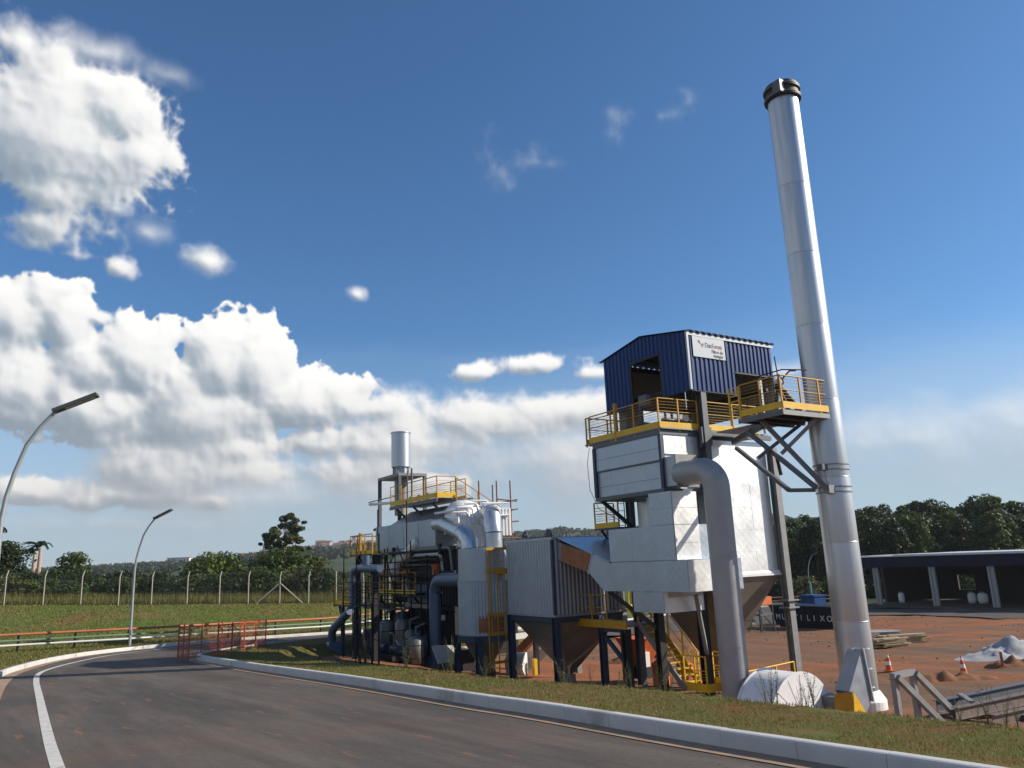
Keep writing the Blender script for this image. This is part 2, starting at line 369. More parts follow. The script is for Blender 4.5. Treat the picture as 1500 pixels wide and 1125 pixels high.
def ground_mat(name, cols, scales, lims, rough=0.95, bump=0.4, bscale=14, stretch=None):
    """first colour, then further colours laid over it by noise"""
    m = bpy.data.materials.new(name); m.use_nodes = True
    t = NT(m.node_tree); b = m.node_tree.nodes['Principled BSDF']
    co = t.n('ShaderNodeTexCoord').outputs['Object']
    cs = t.vmath('MULTIPLY', co, stretch) if stretch else co
    c = rgb(cols[0])
    for i, cc in enumerate(cols[1:]):
        f = t.noise(t.vmath('ADD', cs, (13.7 * i, 5.1 * i, 0)), scales[i], 8, 0.62, dist=0.3)
        c = t.mix(t.maprange(f, lims[i][0], lims[i][1], 0, 1), c, rgb(cc))
    fine = t.noise(co, 55, 3, 0.7)
    c = t.mix(1.0, c, t.mix(fine, (0.72, 0.72, 0.72, 1), (1.3, 1.3, 1.3, 1)), 'MULTIPLY')
    t.put(b.inputs['Base Color'], c); b.inputs['Roughness'].default_value = rough; b.inputs['Specular IOR Level'].default_value = 0.15
    bp = t.n('ShaderNodeBump'); bp.inputs['Strength'].default_value = bump; bp.inputs['Distance'].default_value = 0.08
    t.put(bp.inputs['Height'], t.noise(co, bscale, 8, 0.7)); t.l.new(bp.outputs[0], b.inputs['Normal'])
    MATS[name] = m
ground_mat('grass', [(0.105, 0.10, 0.028), (0.17, 0.10, 0.042), (0.085, 0.115, 0.022), (0.18, 0.085, 0.04)], [0.6, 1.7, 0.45], [(0.40, 0.58), (0.45, 0.65), (0.54, 0.64)], bump=0.5, bscale=18)
ground_mat('grass_slope', [(0.105, 0.118, 0.026), (0.075, 0.122, 0.018), (0.17, 0.105, 0.045)], [0.30, 0.22], [(0.40, 0.64), (0.48, 0.68)], bump=0.6, bscale=6)
ground_mat('field', [(0.050, 0.085, 0.018), (0.075, 0.095, 0.025)], [0.2], [(0.4, 0.6)], bump=0.5, bscale=5)
ground_mat('soil', [(0.165, 0.10, 0.062), (0.29, 0.105, 0.044), (0.125, 0.090, 0.064), (0.35, 0.14, 0.062), (0.20, 0.10, 0.058)], [0.085, 0.22, 0.30, 1.1], [(0.44, 0.56), (0.50, 0.66), (0.58, 0.68), (0.5, 0.66)], bump=0.6, bscale=3.0, stretch=(0.30, 1.0, 1.0))
ground_mat('hill_forest', [(0.030, 0.050, 0.022), (0.055, 0.070, 0.030), (0.10, 0.10, 0.05)], [0.012, 0.004], [(0.40, 0.62), (0.58, 0.7)], bump=1.0, bscale=0.12)

def asphalt():
    m = bpy.data.materials.new('asphalt'); m.use_nodes = True
    t = NT(m.node_tree); b = m.node_tree.nodes['Principled BSDF']
    co = t.n('ShaderNodeTexCoord').outputs['Object']
    # road runs along (-0.594, 0.804): coordinates along / across it
    dx = t.vmath('DOT_PRODUCT', co, (-0.594, 0.804, 0)); dy = t.vmath('DOT_PRODUCT', co, (0.804, 0.594, 0))
    cb = t.n('ShaderNodeCombineXYZ'); t.put(cb.inputs[0], t.math('MULTIPLY', dx, 0.16)); t.put(cb.inputs[1], dy)
    streak = t.noise(cb.outputs[0], 0.85, 6, 0.6, dist=0.2)
    blot = t.noise(co, 0.33, 7, 0.6)
    fine = t.noise(co, 90, 3, 0.75)
    c = t.mix(t.maprange(streak, 0.38, 0.62, 0, 1), (0.062, 0.055, 0.050, 1), (0.108, 0.090, 0.076, 1))
    cb2 = t.n('ShaderNodeCombineXYZ'); t.put(cb2.inputs[0], t.math('MULTIPLY', dx, 0.35)); t.put(cb2.inputs[1], t.math('MULTIPLY', dy, 3.5))
    st2 = t.noise(cb2.outputs[0], 1.0, 6, 0.65)
    c = t.mix(1.0, c, t.mix(t.maprange(st2, 0.3, 0.7, 0, 1), (0.80, 0.80, 0.80, 1), (1.22, 1.20, 1.18, 1)), 'MULTIPLY')
    gr = t.noise(co, 14, 5, 0.75)
    c = t.mix(1.0, c, t.mix(t.maprange(gr, 0.3, 0.7, 0, 1), (0.82, 0.82, 0.82, 1), (1.20, 1.20, 1.20, 1)), 'MULTIPLY')
    c = t.mix(t.math('MULTIPLY', t.maprange(blot, 0.50, 0.72, 0, 1), 0.38), c, (0.17, 0.095, 0.055, 1))
    spots = t.noise(cb.outputs[0], 5.0, 3, 0.5)
    c = t.mix(t.math('MULTIPLY', t.maprange(spots, 0.64, 0.70, 0, 1), 0.60), c, (0.24, 0.11, 0.055, 1))
    c = t.mix(1.0, c, t.mix(fine, (0.70, 0.70, 0.70, 1), (1.32, 1.32, 1.32, 1)), 'MULTIPLY')
    t.put(b.inputs['Base Color'], c); b.inputs['Roughness'].default_value = 0.85; b.inputs['Specular IOR Level'].default_value = 0.3
    bp = t.n('ShaderNodeBump'); bp.inputs['Strength'].default_value = 0.25; bp.inputs['Distance'].default_value = 0.01
    t.put(bp.inputs['Height'], t.noise(co, 60, 4, 0.7)); t.l.new(bp.outputs[0], b.inputs['Normal'])
    MATS['asphalt'] = m
asphalt()

# ------------------------------------------------------------------ geometry helpers
class G:
    """collects faces; make() links them as ONE mesh object"""
    def __init__(s): s.v = []; s.f = []; s.sm = []
    def add(s, vs, fs, smooth=False):
        o = len(s.v); s.v += [tuple(map(float, p)) for p in vs]
        s.f += [tuple(i + o for i in f) for f in fs]; s.sm += [smooth] * len(fs); return s
    def hexa(s, p):
        return s.add(p, [(0, 3, 2, 1), (4, 5, 6, 7), (0, 1, 5, 4), (1, 2, 6, 5), (2, 3, 7, 6), (3, 0, 4, 7)])
    def box(s, x0, x1, y0, y1, z0, z1):
        return s.hexa([(x0, y0, z0), (x1, y0, z0), (x1, y1, z0), (x0, y1, z0), (x0, y0, z1), (x1, y0, z1), (x1, y1, z1), (x0, y1, z1)])
    def prism(s, poly, axis, lo, hi):
        def P(u, w, t): return {'x': (t, u, w), 'y': (u, t, w), 'z': (u, w, t)}[axis]
        n = len(poly)
        return s.add([P(u, w, lo) for u, w in poly] + [P(u, w, hi) for u, w in poly],
                     [tuple(range(n))[::-1], tuple(range(n, 2 * n))] + [(i, (i + 1) % n, n + (i + 1) % n, n + i) for i in range(n)])
    def beam(s, p, q, w, h, up=(0, 0, 1)):
        p = Vector(p); q = Vector(q); d = (q - p).normalized(); up = Vector(up)
        if abs(d.dot(up)) > 0.98: up = Vector((0, 1, 0))
        a = d.cross(up).normalized() * (w / 2); b = a.normalized().cross(d).normalized() * (h / 2)
        return s.hexa([p - a - b, p + a - b, p + a + b, p - a + b, q - a - b, q + a - b, q + a + b, q - a + b])
    def hbeam(s, p, q, w, h, up=(0, 0, 1), t=0.02):
        """H section: two flanges and a web"""
        p = Vector(p); q = Vector(q); d = (q - p).normalized(); up = Vector(up)
        if abs(d.dot(up)) > 0.98: up = Vector((0, 1, 0))
        a = d.cross(up).normalized(); b = a.cross(d).normalized()
        for k in (-1, 1):
            o = b * (k * (h - t) / 2); s.beam(p + o, q + o, w, t, b)
        s.beam(p, q, t, h - 2 * t - 0.002, b); return s
    def tube(s, pts, r, n=8, cap=True, smooth=True):
        pts = [Vector(p) for p in pts]; m = len(pts); vs = []; rs = r if isinstance(r, (list, tuple)) else [r] * m
        prev = None
        for i, p in enumerate(pts):
            if i == 0: d = pts[1] - p
            elif i == m - 1: d = p - pts[i - 1]
            else: d = (pts[i + 1] - p).normalized() + (p - pts[i - 1]).normalized()
            d.normalize()
            if prev is None:
                u = Vector((0, 0, 1)) if abs(d.z) < 0.9 else Vector((0, 1, 0))
                a = d.cross(u).normalized()
            else:
                a = (prev - d * prev.dot(d)).normalized()
            prev = a; b = d.cross(a).normalized()
            k = 1.0
            if 0 < i < m - 1:
                c_ = (pts[i + 1] - p).normalized().dot((p - pts[i - 1]).normalized()); k = 1.0 / max(0.35, math.sqrt(max(0.0, (1 + c_) / 2)))
                bis = ((pts[i + 1] - p).normalized() - (p - pts[i - 1]).normalized())
                bis = bis.normalized() if bis.length > 1e-6 else None
            else: bis = None
            for j in range(n):
                t = 2 * math.pi * j / n
                o = a * math.cos(t) + b * math.sin(t)
                if bis is not None and k > 1.001: o = o + bis * (o.dot(bis)) * (k - 1)
                vs.append(p + o * rs[i])
        fs = [(i * n + j, i * n + (j + 1) % n, (i + 1) * n + (j + 1) % n, (i + 1) * n + j) for i in range(m - 1) for j in range(n)]
        s.add(vs, fs, smooth)
        if cap: s.add(vs[:n][::-1] + vs[-n:], [tuple(range(n)), tuple(range(n, 2 * n))])
        return s
    def lathe(s, prof, cx, cy, n=24, smooth=True, a0=0.0, a1=2 * math.pi):
        full = abs(a1 - a0 - 2 * math.pi) < 1e-6; k = n if full else n + 1; m = len(prof)
        vs = [(cx + r * math.cos(a0 + (a1 - a0) * j / n), cy + r * math.sin(a0 + (a1 - a0) * j / n), z) for r, z in prof for j in range(k)]
        fs = []
        for i in range(m - 1):
            for j in range(n):
                fs.append((i * k + j, i * k + (j + 1) % k, (i + 1) * k + (j + 1) % k, (i + 1) * k + j))
        return s.add(vs, fs, smooth)
    def corr(s, o, u, length, nrm, z0, z1, pitch=0.2, depth=0.035, flat=0.5, back=0.012):
        """vertical profiled sheet: from o along u, bulging along nrm, between z0(u) and z1(u)"""
        o = Vector(o); u = Vector(u).normalized(); nrm = Vector(nrm).normalized()
        f0 = z0 if callable(z0) else (lambda t: z0); f1 = z1 if callable(z1) else (lambda t: z1)
        xs = []; t = 0.0; k = max(1, round(length / pitch)); pt = length / k
        for i in range(k):
            b_ = i * pt; e_ = pt * (1 - flat) / 4
            xs += [(b_, 0), (b_ + pt * flat / 2, 0), (b_ + pt * flat / 2 + e_, 1), (b_ + pt - e_ - pt * flat * 0.0 - e_, 1), (b_ + pt - e_, 0)]
        xs.append((length, 0))
        vs = []
        for (t, h) in xs:
            p = o + u * t + nrm * (h * depth)
            vs += [(p.x, p.y, f0(t)), (p.x, p.y, f1(t))]
        m = len(xs)
        for (t, h) in xs:
            p = o + u * t + nrm * (h * depth - back)
            vs += [(p.x, p.y, f0(t)), (p.x, p.y, f1(t))]
        fs = [(2 * i, 2 * i + 2, 2 * i + 3, 2 * i + 1) for i in range(m - 1)]
        q = 2 * m
        fs += [(q + 2 * i, q + 2 * i + 1, q + 2 * i + 3, q + 2 * i + 2) for i in range(m - 1)]
        fs += [(2 * i + 1, 2 * i + 3, q + 2 * i + 3, q + 2 * i + 1) for i in range(m - 1)]
        fs += [(2 * i, q + 2 * i, q + 2 * i + 2, 2 * i + 2) for i in range(m - 1)]
        return s.add(vs, fs)
    def mesh(s, name, mname, off=(0, 0, 0)):
        me = bpy.data.meshes.new(name)
        me.from_pydata([(p[0] - off[0], p[1] - off[1], p[2] - off[2]) for p in s.v], [], s.f)
        me.polygons.foreach_set('use_smooth', s.sm)
        me.materials.append(MATS[mname]); me.update()
        return me
    def make(s, name, mname, parent=None, label=None):
        """a part of parent: shares the frame the parent was laid out in"""
        off = BASE[parent.name] if parent is not None else (0, 0, 0)
        o = bpy.data.objects.new(name, s.mesh(name, mname, off)); COL.objects.link(o)
        if parent is not None: o.parent = parent; BASE[o.name] = off
        if label: o['label'] = label
        return o
BASE = {}
PHI = math.atan2(0.534, 0.845)                       # the plant's own axes: x along its sunny fronts, y along its shaded fronts
PB = Vector((math.cos(PHI), math.sin(PHI), 0)); PA = Vector((-math.sin(PHI), math.cos(PHI), 0))
def pw(b, a, z=0.0): v = PB * b + PA * a; return Vector((v.x, v.y, z))
def tag(o, label, cat, group=None, kind=None):
    if label: o['label'] = label
    if cat: o['category'] = cat
    if group: o['group'] = group
    if kind: o['kind'] = kind
    return o
def thing(name, base, label, cat, group=None, plant=True, rotz=0.0):
    """an Empty at the thing's base; its parts are given in the plant frame (plant=True) or in world axes"""
    o = bpy.data.objects.new(name, None); COL.objects.link(o); o.empty_display_size = 0.3
    if plant: o.location = pw(*base); o.rotation_euler = (0, 0, PHI)
    else: o.location = base; o.rotation_euler = (0, 0, rotz)
    BASE[o.name] = tuple(base)
    return tag(o, label, cat, group)
def solid(name, gg, mname, base, label, cat, group=None, plant=True):
    """a thing that is one mesh"""
    o = bpy.data.objects.new(name, gg.mesh(name, mname, base)); COL.objects.link(o)
    if plant: o.location = pw(*base); o.rotation_euler = (0, 0, PHI)
    else: o.location = base
    BASE[o.name] = tuple(base)
    return tag(o, label, cat, group)
def struct(name, gg, mname):
    o = gg.make(name, mname); o['kind'] = 'structure'; return o
def dup(root, loc, rotz=None, scale=None, label=None):
    r = root.copy(); COL.objects.link(r); r.location = loc
    if rotz is not None: r.rotation_euler = (r.rotation_euler[0], r.rotation_euler[1], rotz)
    if scale is not None: r.scale = scale
    if label: r['label'] = label
    for ch in list(root.children):
        c = ch.copy(); COL.objects.link(c); c.parent = r
        for g2 in list(ch.children):
            d = g2.copy(); COL.objects.link(d); d.parent = c
    return r
def text_part(body, size, mname, parent, pos, udir, vdir, name='lettering', thick=0.004, label=None, shear=0.0, sx=1.0):
    """flat lettering: pos in the parent's layout frame, udir along the line, vdir up the letters"""
    cu = bpy.data.curves.new(name, 'FONT'); cu.body = body; cu.size = size; cu.extrude = thick; cu.shear = shear
    to = bpy.data.objects.new('tmp_text', cu); COL.objects.link(to)
    bpy.context.view_layer.update()
    me = bpy.data.meshes.new_from_object(to.evaluated_get(bpy.context.evaluated_depsgraph_get()))
    bpy.data.objects.remove(to)
    u = Vector(udir).normalized(); v = Vector(vdir).normalized(); w = u.cross(v); off = Vector(BASE[parent.name]); p = Vector(pos)
    for vt in me.vertices:
        c = vt.co.copy(); vt.co = p + u * (c.x * sx) + v * c.y + w * c.z - off
    me.name = name; me.materials.clear(); me.materials.append(MATS[mname])
    o = bpy.data.objects.new(name, me); COL.objects.link(o); o.parent = parent; BASE[o.name] = tuple(off)
    if label: o['label'] = label
    return o

# ------------------------------------------------------------------ ground: the lie of the land
def sstep(a, b, x):
    t = np.clip((x - a) / (b - a), 0, 1); return t * t * (3 - 2 * t)
CREST = np.array([(45, -60), (22, -18), (12.6, 1.8), (8.6, 6.2), (6.0, 10.05), (5.49, 10.7), (4.4, 12.3), (3.6, 13.4), (2.8, 14.9), (1.75, 16.3), (0.45, 17.7), (-1.0, 19.4), (-2.4, 21.7), (-4.1, 23.9), (-5.7, 25.9), (-7.4, 28.2),
                  (-9.2, 31.2), (-10.5, 34.8), (-10.6, 38.4), (-9.4, 42.0), (-7.8, 45.6), (-5.8, 49.0), (-2.5, 53.0), (2.0, 58.0), (6.6, 62.5), (11, 66), (16, 80), (24, 100), (60, 112), (110, 112), (300, 60), (300, -60)], float)
def poly_sd(px, py, poly):
    """distance to the outline, positive inside"""
    d = np.full(px.shape, 1e9); ins = np.zeros(px.shape, bool); n = len(poly)
    for i in range(n):
        x0, y0 = poly[i]; x1, y1 = poly[(i + 1) % n]
        dx, dy = x1 - x0, y1 - y0
        t = np.clip(((px - x0) * dx + (py - y0) * dy) / (dx * dx + dy * dy), 0, 1)
        d = np.minimum(d, np.hypot(px - x0 - t * dx, py - y0 - t * dy))
        c = ((y0 > py) != (y1 > py)) & (px < (x1 - x0) * (py - y0) / (y1 - y0 + 1e-12) + x0)
        ins ^= c
    return np.where(ins, d, -d)
# by direction from the camera: where the bank behind the far kerb starts and where the fence line stands on it
TH = np.radians([-75, -50, -33, -25.7, -13, -4, 7.3, 16.3, 21.3, 40, 70])
R_R = np.array([42, 46, 49.5, 51.0, 58.5, 76, 96, 120, 124, 150, 150.])
R_F = np.array([62, 68, 71.5, 68.8, 67.7, 88, 108, 132, 136, 165, 165.])
Z_F = np.array([0.9, 0.5, -0.1, -0.57, -1.17, -2.6, -4.6, -5.3, -5.5, -6.2, -6.2])
def H(x, y):
    x = np.asarray(x, float); y = np.asarray(y, float)
    hr = -0.047 * np.clip(y, -60, 56) - 0.02 * np.clip(y - 56, 0, None)
    hs = -2.49 - 0.029 * np.clip(y, 0, 130)
    hs = hr + (hs - hr) * np.where(y < 75, sstep(-15, 2, x), 1.0)
    w = sstep(-13, 9, x) * sstep(46, 66, y)
    hr = hr * (1 - w) + hs * w
    th = np.arctan2(x, y); r = np.hypot(x, y)
    rr = np.interp(th, TH, R_R); rf = np.interp(th, TH, R_F); zf = np.interp(th, TH, Z_F)
    t = np.clip((r - rr) / (rf - rr), 0, 1) * (np.abs(th) < 1.9)
    t = np.where(y < -5, 0, t)
    ts = 0.35 * t + 0.65 * t * t * (3 - 2 * t)
    hr = hr * (1 - ts) + zf * ts
    sd = poly_sd(x, y, CREST)
    bank = np.maximum(hs, hr - 0.55 * np.clip(sd, 0, None))
    h = np.where(sd > 0, bank, hr)
    # spoil and ruts in the yard
    inn = np.clip((sd - 3) / 4, 0, 1)
    h = h + inn * (0.05 * np.sin(x * 0.9 + 0.7 * np.sin(y * 0.35)) * np.sin(y * 0.7 + 1.3) + 0.03 * np.sin(2.3 * x + y))
    return h
def Hs(x, y): return float(H(np.array([x]), np.array([y]))[0])

KR = [(7.2, 2.0), (4.6, 5.95), (3.69, 7.33), (2.93, 8.47), (1.87, 10.0), (0.31, 12.4), (-0.79, 13.9), (-2.23, 16.05), (-4.2, 18.9), (-6.93, 22.7), (-8.9, 25.5), (-11.2, 28.9), (-12.2, 30.5), (-12.7, 31.9), (-12.85, 33.5), (-12.85, 36.0), (-12.4, 38.8), (-11.2, 42.0), (-9.6, 45.5), (-7.6, 49.0), (-4.5, 53.0), (0.0, 58.0), (5.0, 63.0)]
KL = [(3.0, -5.0), (-2.6, 3.6), (-6.5, 9.4), (-8.4, 12.3), (-12.0, 18.1), (-14.7, 22.6), (-16.75, 26.4), (-18.05, 29.6), (-19.2, 33.0), (-19.95, 36.3), (-20.1, 38.7), (-19.75, 41.6), (-18.9, 44.7), (-17.9, 47.4), (-15.9, 50.2), (-12.4, 53.6), (-6.0, 60.0), (2.0, 71.0), (11.3, 88.0), (20, 100), (32, 109.5), (42, 110)]
def resample(pts, step):
    P = [Vector((p[0], p[1])) for p in pts]
    # Catmull-Rom through the points, then equal steps
    dense = []
    for i in range(len(P) - 1):
        p0 = P[max(i - 1, 0)]; p1 = P[i]; p2 = P[i + 1]; p3 = P[min(i + 2, len(P) - 1)]
        for k in range(16):
            t = k / 16
            dense.append(0.5 * ((2 * p1) + (p2 - p0) * t + (2 * p0 - 5 * p1 + 4 * p2 - p3) * t * t + (3 * p1 - p0 - 3 * p2 + p3) * t ** 3))
    dense.append(P[-1])
    out_ = [dense[0]]; acc_ = 0.0
    for i in range(1, len(dense)):
        a, b = dense[i - 1], dense[i]; L = (b - a).length; 
        while acc_ + L >= step and L > 1e-9:
            t = (step - acc_) / L; a = a + (b - a) * t; out_.append(a.copy()); L = (b - a).length; acc_ = 0.0
        acc_ += L
    return out_
def offset(pts, d):
    o = []
    for i, p in enumerate(pts):
        a = pts[max(i - 1, 0)]; b = pts[min(i + 1, len(pts) - 1)]; t = (b - a).normalized()
        o.append(Vector((p.x - t.y * d, p.y + t.x * d)))          # left of travel
    return o
kr = resample(KR, 1.0); kl = resample(KL, 1.0)

# terrain grids, split by what grows or lies on them
def terrain(name, mname, x0, x1, y0, y1, st, keep, dz=0.0):
    xs = np.arange(x0, x1 + st / 2, st); ys = np.arange(y0, y1 + st / 2, st)
    X, Y = np.meshgrid(xs, ys); Z = H(X, Y) + (dz(X, Y) if callable(dz) else dz)
    nx, ny = len(xs), len(ys)
    cxm = (X[:-1, :-1] + X[1:, 1:]) / 2; cym = (Y[:-1, :-1] + Y[1:, 1:]) / 2
    kp = keep(cxm, cym)
    J, I = np.nonzero(kp)
    idx = J * nx + I
    faces = np.stack([idx, idx + 1, idx + nx + 1, idx + nx], 1)
    used = np.unique(faces); remap = np.full(nx * ny, -1); remap[used] = np.arange(len(used))
    vs = np.stack([X.ravel(), Y.ravel(), Z.ravel()], 1)[used]
    me = bpy.data.meshes.new(name); me.from_pydata(vs.tolist(), [], remap[faces].tolist())
    me.polygons.foreach_set('use_smooth', [True] * len(faces)); me.materials.append(MATS[mname])
    o = bpy.data.objects.new(name, me); COL.objects.link(o); o['kind'] = 'structure'; return o
def sdc(x, y): return poly_sd(x, y, CREST)
KRp = np.array([(p.x, p.y) for p in kr]); KLp = np.array([(p.x, p.y) for p in kl])
def dist_line(x, y, P):
    d = np.full(x.shape, 1e9)
    for i in range(len(P) - 1):
        dx, dy = P[i + 1] - P[i]; t = np.clip(((x - P[i][0]) * dx + (y - P[i][1]) * dy) / (dx * dx + dy * dy), 0, 1)
        d = np.minimum(d, np.hypot(x - P[i][0] - t * dx, y - P[i][1] - t * dy))
    return d
ISL = np.array([(p.x, p.y) for p in kr] + [(16, 70), (60, 70), (60, -10), (16, -10)])
LFT = np.array([(p.x, p.y) for p in kl] + [(42, 400), (-400, 400), (-400, -60), (3, -60)])
def in_island(x, y): return poly_sd(x, y, ISL) > 0.04
def in_island2(x, y): return poly_sd(x, y, ISL) > 0.45
def in_left(x, y): return poly_sd(x, y, LFT) > 0.04
DZI = 0.135                                                    # verges stand flush with the kerb tops
def DISL(x, y): return DZI * np.clip(1 - (dist_line(np.asarray(x, float), np.asarray(y, float), KRp) - .15) / 1.7, 0, 1)
def radius(x, y): return np.hypot(x, y)
terrain('dirt_yard', 'soil', -12, 130, -10, 132, 0.5, lambda x, y: sdc(x, y) > 0.5, -0.03)
terrain('grass_bank', 'grass', -14, 14, 0, 62, 0.25, lambda x, y: in_island2(x, y) & (sdc(x, y) <= np.where(y > 24, 1.2, 2.2)) & (sdc(x, y) > -12), DISL)
terrain('roadside_bank', 'grass_slope', -75, 75, -8, 140, 1.0, lambda x, y: in_left(x, y) & (poly_sd(x, y, LFT) > 0.9) & (np.hypot(x, y) < np.interp(np.arctan2(x, y), TH, R_F) + 1.5), DZI)
terrain('roadside_verge', 'grass', -30, 44, -8, 112, 0.4, lambda x, y: in_left(x, y) & (poly_sd(x, y, LFT) > .55) & (poly_sd(x, y, LFT) < 2.2), DZI + 0.004)
# carriageway: one sheet following the slope, gutters and the painted line above it
def strip(a, b, dz, nsub=1):
    gg = G(); n = min(len(a), len(b)); vs = []; fs = []
    for i in range(n):
        for k in range(nsub + 1):
            p = a[i].lerp(b[i], k / nsub); vs.append((p.x, p.y, float(H(np.array([p.x]), np.array([p.y]))[0]) + dz))
    w = nsub + 1
    for i in range(n - 1):
        for k in range(nsub): fs.append((i * w + k, i * w + k + 1, (i + 1) * w + k + 1, (i + 1) * w + k))
    return gg.add(vs, fs, True)
ROADP = np.array([(7.3, 1.8)] + [(p.x, p.y) for p in kr] + [(20, 71), (60, 95), (60, 106)] + [(p.x, p.y) for p in kl][::-1] + [(30, -20)])
terrain('ground_base', 'soil', -90, 150, -60, 150, 2.0, lambda x, y: (x > -1000) & (np.hypot(x, y) < 135), -0.5)
terrain('road', 'asphalt', -24, 60, -8, 112, 0.4, lambda x, y: (poly_sd(x, y, ROADP) > -0.35), 0.0)
gut_r = strip(offset(kr, 0.0), offset(kr, 0.34), 0.009); struct('gutter', gut_r, 'gutter')
gut_l = strip(offset(kl, 0.0), offset(kl, -0.38), 0.009); struct('gutter', gut_l, 'gutter')
ln = resample([(2.2, -1.5), (-1.4, 3.4), (-5.54, 9.88), (-7.34, 12.73), (-11.1, 18.79), (-13.89, 23.3), (-15.68, 26.41), (-16.75, 28.94), (-17.75, 32.2), (-18.6, 36), (-18.75, 39), (-18.3, 42.2), (-17.2, 45.6)], 0.6)
struct('painted_line', strip(offset(ln, 0.075), offset(ln, -0.075), 0.0045), 'line_white')
def edge_strip(pts, sg, d0, d1, dzf):
    gg = G(); vs = []; fs = []; K_ = 5; cols_ = [offset(pts, sg * (d0 + (d1 - d0) * k / K_)) for k in range(K_ + 1)]
    for i in range(len(pts)):
        for k in range(K_ + 1):
            p = cols_[k][i]; vs.append((p.x, p.y, Hs(p.x, p.y) + dzf(d0 + (d1 - d0) * k / K_)))
    for i in range(len(pts) - 1):
        for k in range(K_): fs.append((i * (K_ + 1) + k, i * (K_ + 1) + k + 1, (i + 1) * (K_ + 1) + k + 1, (i + 1) * (K_ + 1) + k))
    gg.add(vs, fs, True); struct('grass_bank', gg, 'grass')
edge_strip(resample(KR, .4), -1, .11, .78, lambda d: DZI * min(1, 1 - (d - .15) / 1.7) + .006)
edge_strip(resample(KL, .4), 1, .12, .95, lambda d: DZI + .007)
# kerbs: each stone is a piece
def kerb(name, pts, side, h, w):
    root = bpy.data.objects.new(name, None); COL.objects.link(root); root['kind'] = 'structure'; root['label'] = 'white painted kerb stones'
    BASE[root.name] = (0, 0, 0); meshes = []
    for k in range(4):
        gg = G()
        L0 = 0.4985 - 0.0006 * k
        prof = [(0, -0.12), (0, h - 0.03), (0.012, h - 0.008), (0.035, h), (w, h), (w, -0.12)]
        gg.prism([(u * side, z) for u, z in prof], 'x', -L0, L0)
        me = gg.mesh('kerb_stone', 'kerb_white'); meshes.append(me)
    for i in range(len(pts) - 1):
        a, b = pts[i], pts[i + 1]; m = (a + b) / 2; za, zb = Hs(a.x, a.y), Hs(b.x, b.y)
        o = bpy.data.objects.new('kerb_stone', meshes[i % 4]); COL.objects.link(o); o.parent = root
        o.location = (m.x, m.y, (za + zb) / 2 + random.uniform(-0.0025, 0.0025))
        o.rotation_euler = (random.uniform(-0.003, 0.003), -math.atan2(zb - za, (b - a).length), math.atan2(b.y - a.y, b.x - a.x) + random.uniform(-0.002, 0.002))
kerb('kerb', kr, -1, 0.19, 0.13)
kerb('kerb', kl, 1, 0.17, 0.14)

# far land: rolls away to wooded hills, higher to the right
def far_land():
    ths = np.radians(np.arange(-180, 180.1, 1.5)); rs = np.concatenate([np.linspace(62, 140, 9), np.geomspace(160, 4200, 46)])
    prof_t = np.radians([-180, -90, -38, -33, -26, -22, -18, -14, -8, 0, 6, 12, 18, 30, 60, 180]); prof_e = np.array([.007, .005, .0045, .0055, .009, .0145, .016, .022, .0255, .0285, .030, .032, .032, .025, .015, .007])
    vs = []; nt = len(ths)
    for r in rs:
        x = r * np.sin(ths); y = r * np.cos(ths)
        z = H(x, y) - 0.25
        el_ = np.interp(ths, prof_t, prof_e)
        wig = 1 + 0.10 * np.sin(ths * 23 + 1) + 0.07 * np.sin(ths * 51 + r * 0.004) + 0.04 * np.sin(ths * 117 + 2)
        top = 1.7 + el_ * 1500 * wig
        f = sstep(260, 1500, np.full_like(x, r))
        zz = z * (1 - f) + top * f
        if r > 1500: zz = top * (1 - 0.55 * (r - 1500) / 2700) 
        bumpy = (np.sin(x * 0.11 + 2 * np.sin(y * 0.05)) * np.sin(y * 0.09 + 1.5 * np.sin(x * 0.04))) * 1.8 * sstep(250, 700, np.full_like(x, r))
        zz = zz + bumpy
        vs += list(zip(x.tolist(), y.tolist(), zz.tolist()))
    fs = [(i * nt + j, i * nt + j + 1, (i + 1) * nt + j + 1, (i + 1) * nt + j) for i in range(len(rs) - 1) for j in range(nt - 1)]
    gg = G(); gg.add(vs, fs, True); struct('hills', gg, 'hill_forest')
far_land()
# meadow strip behind the fence, tall grass
def sheet_polar(name, mname, t0, t1, n, ra, rb, dz):
    gg = G(); vs = []; fs = []; m = 8
    for i in range(n + 1):
        th = math.radians(t0 + (t1 - t0) * i / n)
        for k in range(m + 1):
            r = ra(th) + (rb(th) - ra(th)) * k / m; x = r * math.sin(th); y = r * math.cos(th)
            vs.append((x, y, Hs(x, y) + dz))
    for i in range(n):
        for k in range(m): fs.append((i * (m + 1) + k, (i + 1) * (m + 1) + k, (i + 1) * (m + 1) + k + 1, i * (m + 1) + k + 1))
    gg.add(vs, fs, True); return struct(name, gg, mname)
sheet_polar('meadow', 'field', -70, 60, 90, lambda t: float(np.interp(t, TH, R_F)) + 0.6, lambda t: float(np.interp(t, TH, R_F)) + 60, 0.18)

